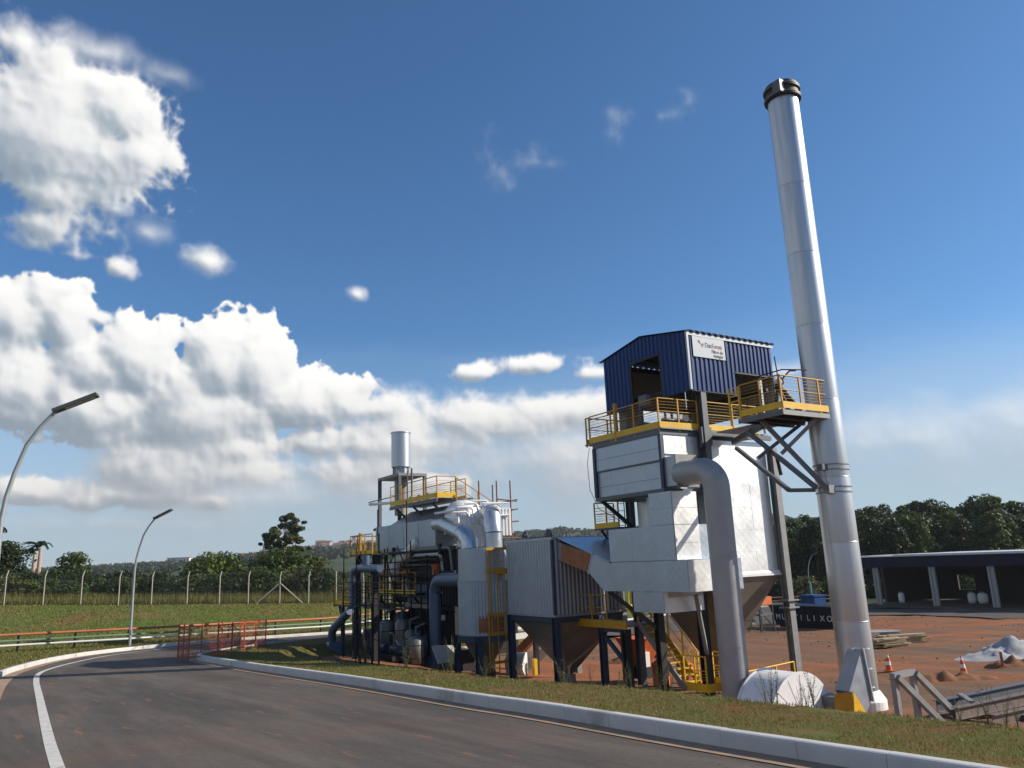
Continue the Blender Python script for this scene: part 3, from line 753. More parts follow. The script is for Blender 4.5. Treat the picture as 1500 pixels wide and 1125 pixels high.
# ------------------------------------------------------------------ the plant (x = b, y = a, z up)
def railing(root, pts, z, closed=False, h=1.1, toe=0.22, mname='yellow', gap=1.25, pw_=0.05, rods=5, posts=True, toe_off=0.0):
    """posts, top and knee rails, thin rods and a toe board along a run of floor corners"""
    P = [Vector((p[0], p[1], p[2] if len(p) > 2 else z)) for p in pts]
    if closed: P.append(P[0].copy())
    up = Vector((0, 0, 1)); done = []
    for i in range(len(P) - 1):
        a, b = P[i], P[i + 1]; L = (b - a).length; k = max(1, round(L / gap))
        if posts:
            for j in range(k + 1):
                p = a.lerp(b, j / k)
                if any((p - q).length < 0.12 for q in done): continue
                done.append(p)
                G().box(p.x - pw_ / 2, p.x + pw_ / 2, p.y - pw_ / 2, p.y + pw_ / 2, p.z - 0.12, p.z + h - 0.016).make('post', mname, root)
        G().tube([a + up * h, b + up * h], 0.026, 6).make('top_rail', mname, root)
        G().tube([a + up * (h * 0.56), b + up * (h * 0.56)], 0.018, 6).make('knee_rail', mname, root)
        g2 = G()
        hs_ = [h * 0.30, h * 0.38, h * 0.47, h * 0.68, h * 0.79, h * 0.89][:rods + 1]
        for q in hs_: g2.tube([a + up * q, b + up * q], 0.0075, 4, cap=False)
        g2.make('infill_rods', mname, root)
        if toe:
            d = (b - a).normalized(); nn = Vector((d.y, -d.x, 0)) * (0.032 + toe_off)
            G().beam(a + nn + up * (toe / 2), b + nn + up * (toe / 2), 0.008, toe).make('toe_board', 'yellow_bright' if mname == 'yellow' else mname, root)

# ---- bag filter tower
T = thing('filter_tower', (22.5, 22.5, -3.3), 'tall filter tower clad in white aluminium sheets on grey steel columns, pyramid hopper below', 'filter tower')
C = (-3.32, 5.95)
def column(b, a, z0, z1, w=0.27, m='steel_grey', up=(0, 1, 0)):
    G().hbeam((b, a, z0), (b, a, z1), w, w, up).make('column', m, T)
column(21.52, 20.62, -3.3, 7.70, 0.27)
column(25.28, 20.72, -3.3, 5.75, 0.30, 'steel_light')
column(20.95, 21.02, -3.3, 3.85, 0.30, 'steel_dark')
column(25.28, 25.2, -3.3, 8.05, 0.27)
column(21.52, 25.2, -3.3, 8.05, 0.27)
column(20.3, 22.6, -3.3, 0.4, 0.27, 'steel_dark')
for b, a in ((25.28, 20.72),):
    for z in (-0.18, -0.45):
        G().box(b - 0.30, b + 0.30, a - 0.24, a + 0.24, z, z + 0.05).make('splice_plate', 'steel_light', T)
# gusset where the front column meets the roof deck
G().prism([(20.52, 6.35), (20.66, 6.35), (20.66, 5.55), (20.52, 5.75)], 'x', 21.27, 21.80).make('gusset', 'steel_grey', T)
# filter casing: sheet by sheet on the two seen faces, plain behind
core = G().box(21.72, 25.08, 20.95, 24.95, 0.86, 5.96).make('casing', 'cladding_shaded', T)
rows = [0.90, 1.72, 2.55, 3.39, 4.22, 5.06, 5.93]
cols = [21.71, 22.85, 23.98, 25.10]
for i in range(6):
    for j in range(3):
        d = random.uniform(0.0, 0.007); t_ = random.uniform(-0.006, 0.006)
        G().hexa([(cols[j] + .0015, 20.90 - d, rows[i] + .0015), (cols[j + 1] - .0015, 20.90 - d + t_, rows[i] + .0015), (cols[j + 1] - .0015, 20.947, rows[i] + .0015), (cols[j] + .0015, 20.947, rows[i] + .0015),
                  (cols[j] + .0015, 20.90 - d - t_, rows[i + 1] - .0015), (cols[j + 1] - .0015, 20.90 - d, rows[i + 1] - .0015), (cols[j + 1] - .0015, 20.947, rows[i + 1] - .0015), (cols[j] + .0015, 20.947, rows[i + 1] - .0015)]).make('panel', 'cladding', T)
ca = [20.96, 22.0, 23.0, 24.0, 24.94]
for i in range(6):
    for j in range(4):
        G().box(21.68, 21.716, ca[j] + .0015, ca[j + 1] - .0015, rows[i] + .0015, rows[i + 1] - .0015).make('panel', 'cladding', T)
G().box(21.64, 25.18, 20.80, 20.90, 0.80, 0.86).make('base_ledge', 'white_lag', T)
G().prism([(20.84, 0.92), (20.895, 0.99), (20.895, 0.865), (20.84, 0.865)], 'x', 21.66, 25.16).make('drip_flashing', 'white_lag', T)
# hopper in three tapering courses
def frustum(z0, z1, k0, k1, cb=23.40, ca_=22.9, hb=1.70, ha=2.02):
    q = lambda k, z: [(cb - hb * k, ca_ - ha * k, z), (cb + hb * k, ca_ - ha * k, z), (cb + hb * k, ca_ + ha * k, z), (cb - hb * k, ca_ + ha * k, z)]
    return G().hexa(q(k0, z0) + q(k1, z1))
zs = [0.80, 0.18, -0.86, -2.0, -2.75]; ks = [1.0, 0.835, 0.56, 0.255, 0.06]
for i in range(4): frustum(zs[i + 1] + .003, zs[i] - .003, ks[i + 1] + .006 * (i % 2), ks[i]).make('hopper_course', 'hopper_steel', T)
# outlet box under the hopper
G().box(23.2, 23.6, 22.7, 23.1, -3.1, -2.74).make('hopper_outlet', 'steel_grey', T)
# plenum box on the shaded side
G().box(19.56, 21.70, 20.90, 24.70, 4.06, 6.0).make('plenum', 'cladding_shaded', T)
for z0, z1 in ((3.90, 4.05), (6.02, 6.20)): G().box(19.42, 21.60, 20.80, 24.80, z0, z1).make('frame_channel', 'steel_grey', T)
for a0, a1 in ((20.78, 20.92), (24.68, 24.82)): G().box(19.40, 19.56, a0, a1, 4.052, 6.018).make('frame_post', 'steel_blue', T)
G().box(21.30, 21.44, 20.79, 20.9, 4.052, 6.018).make('frame_post', 'steel_grey', T)
pa_ = [20.93, 21.80, 23.05, 23.9, 24.67]
for j in range(4):
    for z0, z1 in ((5.10, 5.52), (5.53, 6.01)): G().box(19.455 + random.uniform(0, .006), 19.55, pa_[j] + .0015, pa_[j + 1] - .0015, z0 + .001, z1 - .001).make('panel', 'cladding_shaded', T)
    for z0, z1 in ((4.06, 4.44), (4.45, 5.04)): G().box(19.51 + random.uniform(0, .006), 19.557, pa_[j] + .0015, pa_[j + 1] - .0015, z0 + .001, z1 - .001).make('panel', 'cladding_shaded', T)
G().box(19.44, 19.555, 20.94, 24.66, 5.045, 5.095).make('step_flashing', 'steel_grey', T)
pb_ = [19.57, 20.18, 20.80, 21.29]
for j in range(3):
    for z0, z1 in ((5.32, 6.01),): G().box(pb_[j] + .004, pb_[j + 1] - .004, 20.835, 20.897, z0, z1).make('panel', 'cladding', T)
# struts carrying the plenum
G().beam((19.6, 24.6, 3.9), (20.9, 24.0, 2.6), 0.14, 0.14).make('strut', 'steel_dark', T)
G().beam((19.75, 20.88, 3.88), (20.95, 20.80, 2.2), 0.15, 0.15).make('strut', 'steel_grey', T)
G().beam((19.5, 20.88, 3.86), (21.0, 20.86, 3.86), 0.14, 0.22).make('strut', 'steel_grey', T)
G().beam((20.9, 20.9, -1.75), (20.2, 20.5, 0.30), 0.12, 0.12).make('strut', 'steel_light', T)
G().beam((20.25, 22.7, -0.9), (19.3, 24.2, 0.44), 0.14, 0.14).make('strut', 'steel_dark', T)
G().beam((19.2, 20.9, 0.36), (21.0, 20.9, 0.36), 0.14, 0.20).make('strut', 'steel_grey', T)
G().beam((21.55, 20.75, -0.2), (25.2, 20.85, -0.2), 0.12, 0.16).make('strut', 'steel_dark', T) if False else None
# loose cable down the far corner of the plenum
G().tube([(19.38, 24.95, 6.1), (19.34, 25.1, 5.5), (19.36, 25.05, 4.4), (19.4, 24.6, 3.6), (19.9, 23.6, 2.95)], 0.012, 5).make('cable', 'black_rubber', T)

# ---- top deck with its yellow railing
D = thing('roof_platform', (22.5, 22.5, 6.2), 'steel deck with yellow guard rails round the top of the white filter tower', 'platform')
G().box(19.42, 25.2, 20.7, 25.3, 6.22, 6.27).make('deck_plate', 'steel_light', D)
G().box(21.6, 25.3, 20.66, 20.78, 6.04, 6.21).make('edge_channel', 'steel_grey', D)
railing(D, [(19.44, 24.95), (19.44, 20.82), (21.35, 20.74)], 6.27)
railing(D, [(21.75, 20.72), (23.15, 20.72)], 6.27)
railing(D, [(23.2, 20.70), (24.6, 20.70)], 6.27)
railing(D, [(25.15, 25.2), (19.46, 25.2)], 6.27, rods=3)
G().box(19.40, 19.52, 23.22, 23.34, 6.1, 7.62).make('corner_post', 'yellow', D)
for z in (7.0, 7.36):
    G().tube([(19.9, 25.6, z + .02), (20.0, 22.6, z)], 0.02, 6).make('scaffold_tube', 'steel_dark', D)
# kit on the deck
V = thing('valve_manifold', (20.4, 21.4, 6.27), 'small pulse valves on a header pipe behind the yellow railing of the tower deck', 'valves')
G().tube([(19.9, 21.1, 6.62), (21.3, 21.1, 6.62)], 0.09, 10).make('header_pipe', 'steel_grey', V)
for k in range(4): G().tube([(20.05 + .33 * k, 21.1, 6.7), (20.05 + .33 * k, 21.1, 6.92)], 0.05, 8).make('valve', 'steel_dark', V)
G().tube([(20.95, 21.02, 6.72), (20.95, 20.92, 6.72)], 0.13, 14).make('pressure_gauge', 'gauge', V)
for k in (0, 1): G().box(20.0 + 1.1 * k, 20.08 + 1.1 * k, 21.05, 21.13, 6.28, 6.6).make('leg', 'steel_dark', V)
Mo = thing('screw_motor', (19.95, 22.2, 6.27), 'blue grey gear motor and junction box standing at the shaded edge of the tower deck', 'motor')
G().box(19.7, 20.2, 22.15, 22.85, 6.28, 6.72).make('housing', 'steel_blue', Mo)
G().tube([(19.95, 22.85, 6.55), (19.95, 23.2, 6.55)], 0.14, 10).make('motor', 'steel_blue', Mo)
G().box(19.85, 19.97, 22.2, 22.32, 6.73, 7.55).make('stand', 'steel_blue', Mo)
G().box(19.75, 19.98, 21.75, 22.2, 7.3, 7.72).make('junction_box', 'steel_grey', Mo)

# ---- blue cabin over the deck
K = thing('blue_cabin', (23.2, 23.0, 7.3), 'dark blue corrugated metal cabin with gable roof and name board on top of the tower', 'cabin')
gz = lambda t: 10.02 + 0.44 * (1 - abs(t - 2.53) / 2.53)
def wall(o, u, L, nrm, z0, z1, inner=True, pitch=0.235):
    G().corr(o, u, L, nrm, z0, z1, pitch, 0.04).make('wall_sheet', 'navy_sheet', K)
    if inner:
        q = Vector(o) - Vector(nrm) * 0.03
        G().corr(q, u, L, tuple(-Vector(nrm)), z0, z1, pitch, 0.03).make('lining_sheet', 'beige_sheet', K)
Yd = (0, 1, 0); Xd = (1, 0, 0)
wall((20.90, 20.52, 0), Yd, 1.50, (-1, 0, 0), 7.73, lambda t: gz(t))
wall((20.90, 22.02, 0), Yd, 1.83, (-1, 0, 0), lambda t: 9.55 - 0.0 * t, lambda t: gz(t + 1.5))
wall((20.90, 23.85, 0), Yd, 1.70, (-1, 0, 0), 7.68, lambda t: gz(t + 3.33))
wall((20.94, 20.50, 0), Xd, 2.42, (0, -1, 0), 7.73, 9.93)
wall((23.36, 20.50, 0), Xd, 2.29, (0, -1, 0), 8.66, 9.93)
wall((25.67, 20.52, 0), Yd, 5.0, (1, 0, 0), 7.3, lambda t: gz(t))
wall((20.92, 25.57, 0), Xd, 4.7, (0, 1, 0), 8.0, 9.95)
# roof sheets with ribs up the slope
def roof(a0, a1, z0, z1):
    gg = G(); L = 4.95; k = 15; p = L / k; pts = []
    for i in range(k): pts += [(20.80 + i * p, 0), (20.80 + i * p + p * .45, 0), (20.80 + i * p + p * .55, .05), (20.80 + i * p + p * .9, .05)]
    pts.append((20.80 + L, 0)); vs = []
    for t_, h_ in pts: vs += [(t_, a0, z0 + h_), (t_, a1, z1 + h_), (t_, a0, z0 + h_ - .02), (t_, a1, z1 + h_ - .02)]
    fs = []
    for i in range(len(pts) - 1):
        o = 4 * i; fs += [(o, o + 4, o + 5, o + 1), (o + 2, o + 3, o + 7, o + 6), (o, o + 2, o + 6, o + 4), (o + 1, o + 5, o + 7, o + 3)]
    gg.add(vs, fs); gg.make('roof_sheet', 'navy_sheet', K)
roof(20.36, 23.05, 10.03, 10.50); roof(25.74, 23.05, 10.03, 10.50)
G().box(20.86, 25.72, 20.425, 20.455, 9.87, 10.0).make('eave_trim', 'trim_white', K)
G().box(20.83, 20.925, 20.42, 20.50, 7.74, 10.05).make('corner_trim', 'trim_white', K)
G().box(20.93, 23.36, 20.47, 20.54, 7.70, 7.725).make('bottom_trim', 'steel_dark', K)
G().box(23.36, 25.70, 20.47, 20.54, 8.60, 8.655).make('lintel', 'steel_dark', K)
G().box(20.87, 20.92, 22.0, 23.87, 9.46, 9.54).make('lintel', 'steel_dark', K)
for a in (22.03, 23.83): G().box(20.88, 20.96, a - 0.04, a + 0.04, 7.7, 9.46).make('jamb', 'steel_dark', K)
for a in (20.7, 22.1, 23.8, 25.3): G().beam((20.98, a, 9.75), (25.6, a, 9.75), 0.10, 0.16).make('roof_beam', 'steel_dark', K)
for b in (21.5, 25.3):
    G().beam((b, 20.6, 8.12), (b, 25.4, 8.12), 0.12, 0.14).make('floor_beam', 'steel_dark', K)
G().box(24.9, 25.0, 20.58, 20.68, 6.3, 8.6).make('door_post', 'trim_white', K)
G().box(21.35, 22.35, 24.85, 25.25, 6.3, 8.0).make('inner_panel', 'beige_sheet', K)
# board: its text stands proud of the sheet
S_ = G().box(21.13, 22.86, 20.428, 20.440, 9.05, 9.86).make('sign_board', 'sign_white', K)
text_part('Dan', 0.27, 'logo_navy', S_, (21.78, 20.424, 9.47), (1, 0, 0), (0, 0, 1), sx=0.8)
text_part('Forest', 0.27, 'logo_red', S_, (22.16, 20.424, 9.47), (1, 0, 0), (0, 0, 1), sx=0.78)
text_part('Filtro de', 0.20, 'lettering_dark', S_, (22.12, 20.424, 9.27), (1, 0, 0), (0, 0, 1), sx=0.9)
text_part('mangas', 0.20, 'lettering_dark', S_, (22.20, 20.424, 9.11), (1, 0, 0), (0, 0, 1), sx=0.9)
lg = G()
for (q0, q1, q2) in (((21.42, 9.72), (21.50, 9.72), (21.58, 9.56)), ((21.42, 9.72), (21.44, 9.63), (21.58, 9.56))):
    lg.add([(q0[0], 20.424, q0[1]), (q1[0], 20.424, q1[1]), (q2[0], 20.424, q2[1])], [(0, 1, 2)])
lg.make('logo', 'logo_navy', S_)
lg = G().prism([(21.55, 9.52), (21.62, 9.60), (21.70, 9.62), (21.73, 9.57), (21.68, 9.48), (21.60, 9.42), (21.64, 9.51)], 'y', 20.422, 20.427); lg.make('logo', 'logo_red', S_)

# ---- round chimney
S = thing('chimney_stack', (23.25, 16.66, -3.3), 'tall round silver chimney stack rising beside the filter tower', 'chimney')
cb, ca0 = 23.25, 16.66
zz = [-3.0, -0.62, 1.9, 4.05, 6.7, 9.4, 12.1, 14.8, 18.35]
for i in range(8):
    o_ = G(); o_.lathe([(0.555, zz[i] + .006), (0.557, zz[i] + .03), (0.557, zz[i + 1] - .03), (0.555, zz[i + 1] - .006)], cb, ca0, 40); o_.make('shell_ring', 'stack_silver', S)
    if i: G().lathe([(0.556, zz[i] - .016), (0.566, zz[i]), (0.556, zz[i] + .016)], cb, ca0, 40).make('weld_seam', 'stack_silver', S)
for z in (3.55, 3.72, 4.3, 4.47): G().lathe([(0.558, z - .02), (0.585, z - .02), (0.585, z + .02), (0.558, z + .02)], cb, ca0, 40, smooth=False).make('clamp_band', 'steel_light', S)
G().lathe([(0.555, 18.36), (0.67, 18.38), (0.67, 18.48), (0.60, 18.50), (0.60, 18.72), (0.67, 18.74), (0.67, 18.84), (0.60, 18.86), (0.60, 18.98), (0.44, 19.0), (0.44, 18.2)], cb, ca0, 40, smooth=False).make('top_flange', 'cap_steel', S)
for z in (18.47, 18.83): G().lathe([(0.673, z - .02), (0.68, z - .02), (0.68, z + .01), (0.673, z + .01)], cb, ca0, 40, smooth=False).make('flange_edge', 'steel_light', S)
G().box(22.56, 22.80, 16.2, 16.55, 18.40, 18.9).make('hinge_lug', 'steel_grey', S)
G().lathe([(0.555, -2.72), (0.60, -2.76), (0.74, -2.98), (0.76, -3.02), (0.76, -3.45), (0.0, -3.45)], cb, ca0, 32, smooth=False).make('base_boot', 'white_lag', S)
# foothold irons low on the stack
for z in (-2.55, -2.0, -1.4): G().tube([(22.62, 16.22, z), (22.55, 16.02, z), (22.95, 15.92, z), (23.0, 16.12, z)], 0.02, 6).make('step_iron', 'trim_white', S)

# ---- slanting duct from the fan into the stack
Wd = thing('stack_inlet_duct', (22.2, 16.5, -3.3), 'grey rectangular duct slanting up from the fan into the foot of the chimney', 'duct')
A_ = [(22.62, 15.98, -1.42), (21.78, 15.98, -2.55), (22.40, 15.98, -3.35), (22.80, 15.98, -2.9)]
B_ = [(p[0], p[1] + 0.5, p[2]) for p in A_]
G().add(A_ + B_, [(0, 1, 2, 3), (4, 7, 6, 5), (0, 4, 5, 1), (1, 5, 6, 2), (2, 6, 7, 3), (3, 7, 4, 0)]).make('duct_body', 'galvanised', Wd)
G().beam((22.66, 15.96, -1.36), (22.84, 15.96, -2.95), 0.05, 0.10).make('edge_stiffener', 'trim_white', Wd)
G().beam((21.75, 15.97, -2.56), (22.42, 15.97, -3.34), 0.05, 0.05).make('edge_stiffener', 'steel_light', Wd)
G().box(21.2, 21.75, 16.1, 16.7, -3.3, -2.66).make('lower_box', 'steel_grey', Wd)
Yg = thing('coupling_guard', (21.75, 15.7, -3.3), 'yellow wedge shaped drive guard at the foot of the slanting duct', 'guard')
G().prism([(21.52, -3.3), (21.62, -2.5), (22.22, -3.3)], 'y', 15.72, 15.75).make('front_plate', 'yellow_bright', Yg)
G().add([(21.52, 15.75, -3.3), (21.6, 15.75, -2.5), (21.15, 16.05, -2.55), (21.05, 16.05, -3.3)], [(0, 1, 2, 3)]).make('side_plate', 'yellow', Yg)  # duller yellow paints the shade onto this face of the guard

# ---- fan housing
Fh = thing('fan_housing', (20.3, 17.2, -3.3), 'white drum shaped fan housing half hidden behind the grass bank', 'fan housing')
FB, FZ, FR = 20.3, -3.32, 1.40
arcf = lambda r_: [(FB + r_ * math.cos(t), FZ + r_ * math.sin(t)) for t in np.linspace(0.0, math.pi, 30)]
G().prism(arcf(FR), 'y', 16.62, 17.9).make('casing', 'white_lag', Fh)
for y in (16.56, 17.88): G().prism(arcf(FR + .04), 'y', y, y + .055).make('rim', 'white_lag', Fh)
for i, t in enumerate(np.linspace(0.35, math.pi - 0.35, 7)):
    G().beam((FB, 16.552, FZ + .05), (FB + (FR - .04) * math.cos(t), 16.552, FZ + (FR - .04) * math.sin(t)), 0.006, 0.008).make('seam', 'trim_white', Fh)

# ---- round grey downcomer from the plenum to the fan
Vd = thing('downcomer_duct', (19.62, 18.5, -3.3), 'big round grey duct elbowing out of the tower and dropping straight down', 'duct')
el_ = [(19.62, 18.5 + 0.62 * (1 - math.cos(t)), 3.86 + 0.62 * math.sin(t)) for t in np.linspace(0, math.pi / 2, 9)]
path = [(19.62, 18.5, -3.3), (19.62, 18.5, 0.2), (19.62, 18.5, 3.5)] + el_ + [(19.66, 19.4, 4.49), (19.8, 20.25, 4.52)]
G().tube(path, 0.44, 28).make('duct', 'duct_grey', Vd)
G().box(19.50, 20.5, 20.2, 20.80, 4.10, 5.16).make('transition_box', 'galvanised', Vd)
G().box(19.47, 20.54, 20.16, 20.21, 4.04, 5.20).make('flange', 'steel_light', Vd)
for z in (-1.2, 1.6): G().lathe([(0.443, z - .02), (0.452, z - .02), (0.452, z + .02), (0.443, z + .02)], 19.62, 18.5, 28, smooth=False).make('seam_band', 'duct_grey', Vd)

# ---- insulated inlet duct, elbow, rust section
Ld = thing('inlet_duct', (20.0, 22.0, 0.4), 'insulated rectangular duct under the tower with a rust brown slanting section into the bin', 'duct')
low = [(19.55, 0.47), (24.1, 0.47), (25.03, 1.16), (24.71, 1.85), (23.66, 1.5), (19.55, 1.52)]
G().prism(low, 'x', 19.03, 21.6).make('lower_run', 'cladding_shaded', Ld)
G().box(19.03, 20.9, 20.06, 23.62, 1.53, 2.73).make('upper_run', 'cladding_shaded', Ld)
G().box(19.03, 20.2, 20.06, 21.22, 2.735, 3.88).make('riser', 'cladding_shaded', Ld)
G().box(19.95, 20.8, 21.25, 22.4, 2.74, 3.88).make('riser_back', 'cladding_shaded', Ld)
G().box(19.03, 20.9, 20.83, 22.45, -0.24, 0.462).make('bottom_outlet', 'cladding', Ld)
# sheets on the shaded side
def sheet(b0, poly, m='cladding_shaded'): G().prism(poly, 'x', b0 - 0.022, b0 - 0.002).make('panel', m, Ld)
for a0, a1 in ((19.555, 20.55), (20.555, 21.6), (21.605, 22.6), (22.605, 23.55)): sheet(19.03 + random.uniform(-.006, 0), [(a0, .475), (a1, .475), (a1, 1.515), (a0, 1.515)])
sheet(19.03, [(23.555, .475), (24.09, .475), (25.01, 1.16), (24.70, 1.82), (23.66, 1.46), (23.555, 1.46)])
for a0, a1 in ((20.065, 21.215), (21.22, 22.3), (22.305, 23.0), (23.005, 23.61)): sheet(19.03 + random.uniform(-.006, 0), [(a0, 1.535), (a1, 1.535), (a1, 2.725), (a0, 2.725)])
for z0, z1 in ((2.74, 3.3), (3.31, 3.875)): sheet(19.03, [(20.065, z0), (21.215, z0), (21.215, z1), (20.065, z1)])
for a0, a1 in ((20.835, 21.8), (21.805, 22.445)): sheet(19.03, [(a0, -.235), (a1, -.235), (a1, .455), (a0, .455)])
# sunny ends
for z0, z1 in ((1.54, 2.1), (2.11, 2.72), (2.74, 3.3), (3.31, 3.87)): G().box(19.035, 20.19, 20.035, 20.056, z0, z1).make('panel', 'cladding', Ld)
G().box(19.02, 20.9, 19.525, 19.548, .48, 1.515).make('panel', 'cladding', Ld)
# rust primed section between flanges, smooth sheet on top
P0, P1, P2, P3 = (24.72, 1.84), (25.04, 1.16), (27.16, 1.72), (27.16, 2.44)
G().prism([P0, P1, P2, P3], 'x', 19.05, 21.58).make('slanting_section', 'galvanised', Ld)
G().prism([(24.86, 1.86), (25.16, 1.21), (26.86, 1.66), (26.80, 2.35)], 'x', 19.028, 19.048).make('side_plate', 'duct_rust', Ld)
G().add([(19.0, 24.66, 1.88), (19.0, 24.72, 1.91), (19.0, 25.10, 1.12), (19.0, 25.03, 1.10), (19.05, 24.66, 1.88), (19.05, 24.72, 1.91), (19.05, 25.10, 1.12), (19.05, 25.03, 1.10)],
        [(0, 1, 2, 3), (4, 7, 6, 5), (0, 4, 5, 1), (1, 5, 6, 2), (2, 6, 7, 3), (3, 7, 4, 0)]).make('flange', 'galvanised', Ld)
G().add([(19.02, 23.7, 1.54), (22.3, 23.7, 1.54), (22.3, 27.14, 2.60), (19.02, 27.14, 2.60), (19.02, 23.7, 1.56), (22.3, 23.7, 1.56), (22.3, 27.14, 2.62), (19.02, 27.14, 2.62)],
        [(0, 3, 2, 1), (4, 5, 6, 7), (0, 1, 5, 4), (1, 2, 6, 5), (2, 3, 7, 6), (3, 0, 4, 7)]).make('top_plate', 'pipe_alu', Ld)

# ---- corrugated settling bin on legs
Bn = thing('settling_bin', (20.7, 29.0, -3.4), 'grey corrugated box bin on four blue steel legs with a brown pyramid hopper', 'bin')
b0, b1, a0, a1, z0, z1 = 18.79, 22.6, 27.16, 30.92, -0.57, 2.64
G().box(b0 + .05, b1 - .05, a0 + .05, a1 - .05, z0, z1 - .05).make('body', 'corrugated_grey', Bn)
G().corr((b0 + .045, a0 + .08, 0), Yd, a1 - a0 - .16, (-1, 0, 0), z0 + .06, z1 - .12, 0.215, 0.05).make('side_sheet', 'corrugated_grey', Bn)
G().box(b0 + .1, b1 - .1, a0 + .02, a0 + .048, z0 + .06, z1 - .12).make('side_sheet', 'hopper_steel', Bn)
for i in range(18): G().prism([(b0 + .16 + .2 * i, a0 + .018), (b0 + .18 + .2 * i, a0 - .045), (b0 + .225 + .2 * i, a0 - .045), (b0 + .245 + .2 * i, a0 + .018)], 'z', z0 + .065, z1 - .125).make('rib', 'trim_white', Bn)  # pale ribs on a darker sheet paint in the light the ribs catch
G().box(b0, b1, a0, a1, z1 - .12, z1).make('top_rim', 'corrugated_grey', Bn)
G().box(b0 - .02, b1 + .02, a0 - .02, a1 + .02, z0 - .03, z0 + .06).make('bottom_rim', 'galvanised', Bn)
G().box(b0, b0 + .10, a0 - .012, a0 + .10, z0 + .06, z1 - .12).make('corner_angle', 'steel_blue', Bn)
for i in range(17):
    a_ = a0 + .15 + i * .215
    G().box(b0 - .012, b0 + .05, a_ - .03, a_ + .03, z1, z1 + .05).make('roof_rib_end', 'steel_blue', Bn)
def lug(b, a):
    pr = [(a - .16, z1), (a - .05, z1 + .30), (a + .05, z1 + .30), (a + .16, z1)]
    gg = G(); n_ = 14
    outr = []; inn = []
    for k in range(n_ + 1):
        t = math.pi * k / n_; outr.append((a + .19 * math.cos(t), z1 + .17 + .17 * math.sin(t))); inn.append((a + .065 * math.cos(t), z1 + .19 + .065 * math.sin(t)))
    vs = [(b, u, w) for u, w in outr] + [(b, u, w) for u, w in inn] + [(b + .05, u, w) for u, w in outr] + [(b + .05, u, w) for u, w in inn]; m_ = n_ + 1
    fs = []
    for k in range(n_):
        fs += [(k, k + 1, m_ + k + 1, m_ + k), (2 * m_ + k, 3 * m_ + k, 3 * m_ + k + 1, 2 * m_ + k + 1), (k, 2 * m_ + k, 2 * m_ + k + 1, k + 1), (m_ + k, m_ + k + 1, 3 * m_ + k + 1, 3 * m_ + k)]
    gg.add(vs, fs)
    gg.box(b, b + .05, a - .22, a + .22, z1 + .001, z1 + .17); gg.make('lifting_lug', 'steel_blue', Bn)
lug(b0 + .25, a0 + .55); lug(b0 + .25, a1 - 1.35); lug(b1 - .3, a0 + .5)
for (b, a) in ((b0 + .13, a0 + .13), (b0 + .13, a1 - .13), (b1 - .13, a0 + .13), (b1 - .13, a1 - .13)):
    G().hbeam((b, a, -3.45), (b, a, z0 - .03), 0.26, 0.26, (0, 1, 0)).make('leg', 'steel_blue' if b < 20 else 'steel_light', Bn)
for q in (((b0 + .27, a0 + .1), (b1 - .27, a0 + .1)), ((b0 + .1, a0 + .27), (b0 + .1, a1 - .27)), ((b0 + .27, a1 - .1), (b1 - .27, a1 - .1))):
    G().beam((*q[0], z0 - .15), (*q[1], z0 - .15), 0.14, 0.22).make('ring_beam', 'steel_blue', Bn)
frustum(-3.15, z0 - .27, 0.06, 1.0, (b0 + b1) / 2, (a0 + a1) / 2, (b1 - b0) / 2 - .2, (a1 - a0) / 2 - .2).make('hopper', 'hopper_steel', Bn)
G().box(20.5, 20.9, 28.85, 29.25, -3.5, -3.14).make('hopper_outlet', 'steel_light', Bn)

# ---- bracketed platform between tower and chimney
Q = thing('stack_platform', (21.9, 18.2, 6.0), 'bracketed steel platform with yellow guard rails reaching from the tower to the chimney', 'platform')
G().box(20.62, 23.5, 16.26, 18.1, 6.16, 6.20).make('floor_plate', 'steel_light', Q)
G().box(22.1, 23.3, 18.11, 20.55, 6.16, 6.20).make('floor_plate', 'steel_light', Q)
G().box(20.56, 23.52, 16.20, 16.27, 6.0, 6.155).make('edge_channel', 'steel_light', Q)
G().box(20.56, 20.63, 16.28, 18.1, 6.0, 6.155).make('edge_channel', 'steel_grey', Q)
for a in (16.9, 17.6, 18.05): G().box(20.64, 23.4, a - .05, a + .05, 6.02, 6.15).make('floor_joist', 'steel_dark', Q)
railing(Q, [(20.60, 17.95), (20.60, 16.24), (23.48, 16.24)], 6.22, gap=1.0)
railing(Q, [(23.48, 16.24), (23.48, 16.55)], 6.22, gap=0.5, toe=0)
# self closing gate at the tower end
Gt = G()
for q in ((20.58, 17.98), (20.58, 18.42)): Gt.box(q[0] - .025, q[0] + .025, q[1] - .025, q[1] + .025, 6.1, 7.28)
for z in (6.45, 6.62, 6.8, 6.98, 7.12, 7.27): Gt.beam((20.58, 18.0, z), (20.58, 18.4, z), .03, .03)
Gt.make('gate', 'yellow_bright', Q)
G().tube([(20.6, 17.2, 7.45), (20.6, 16.1, 7.46), (21.6, 15.9, 7.5)], 0.022, 6).make('scaffold_tube', 'steel_dark', Q)
G().tube([(20.62, 16.3, 7.2), (20.56, 16.3, 7.95)], 0.02, 6).make('scaffold_tube', 'steel_dark', Q)
def strut(p, q, w=0.13, m='steel_grey'): G().beam(p, q, w, w).make('strut', m, Q)
strut((20.85, 17.35, 6.0), (22.55, 16.38, 3.62)); strut((22.5, 16.45, 6.0), (21.6, 17.3, 4.9), 0.13, 'steel_light'); strut((23.0, 17.5, 6.0), (21.7, 18.4, 4.9), 0.12)
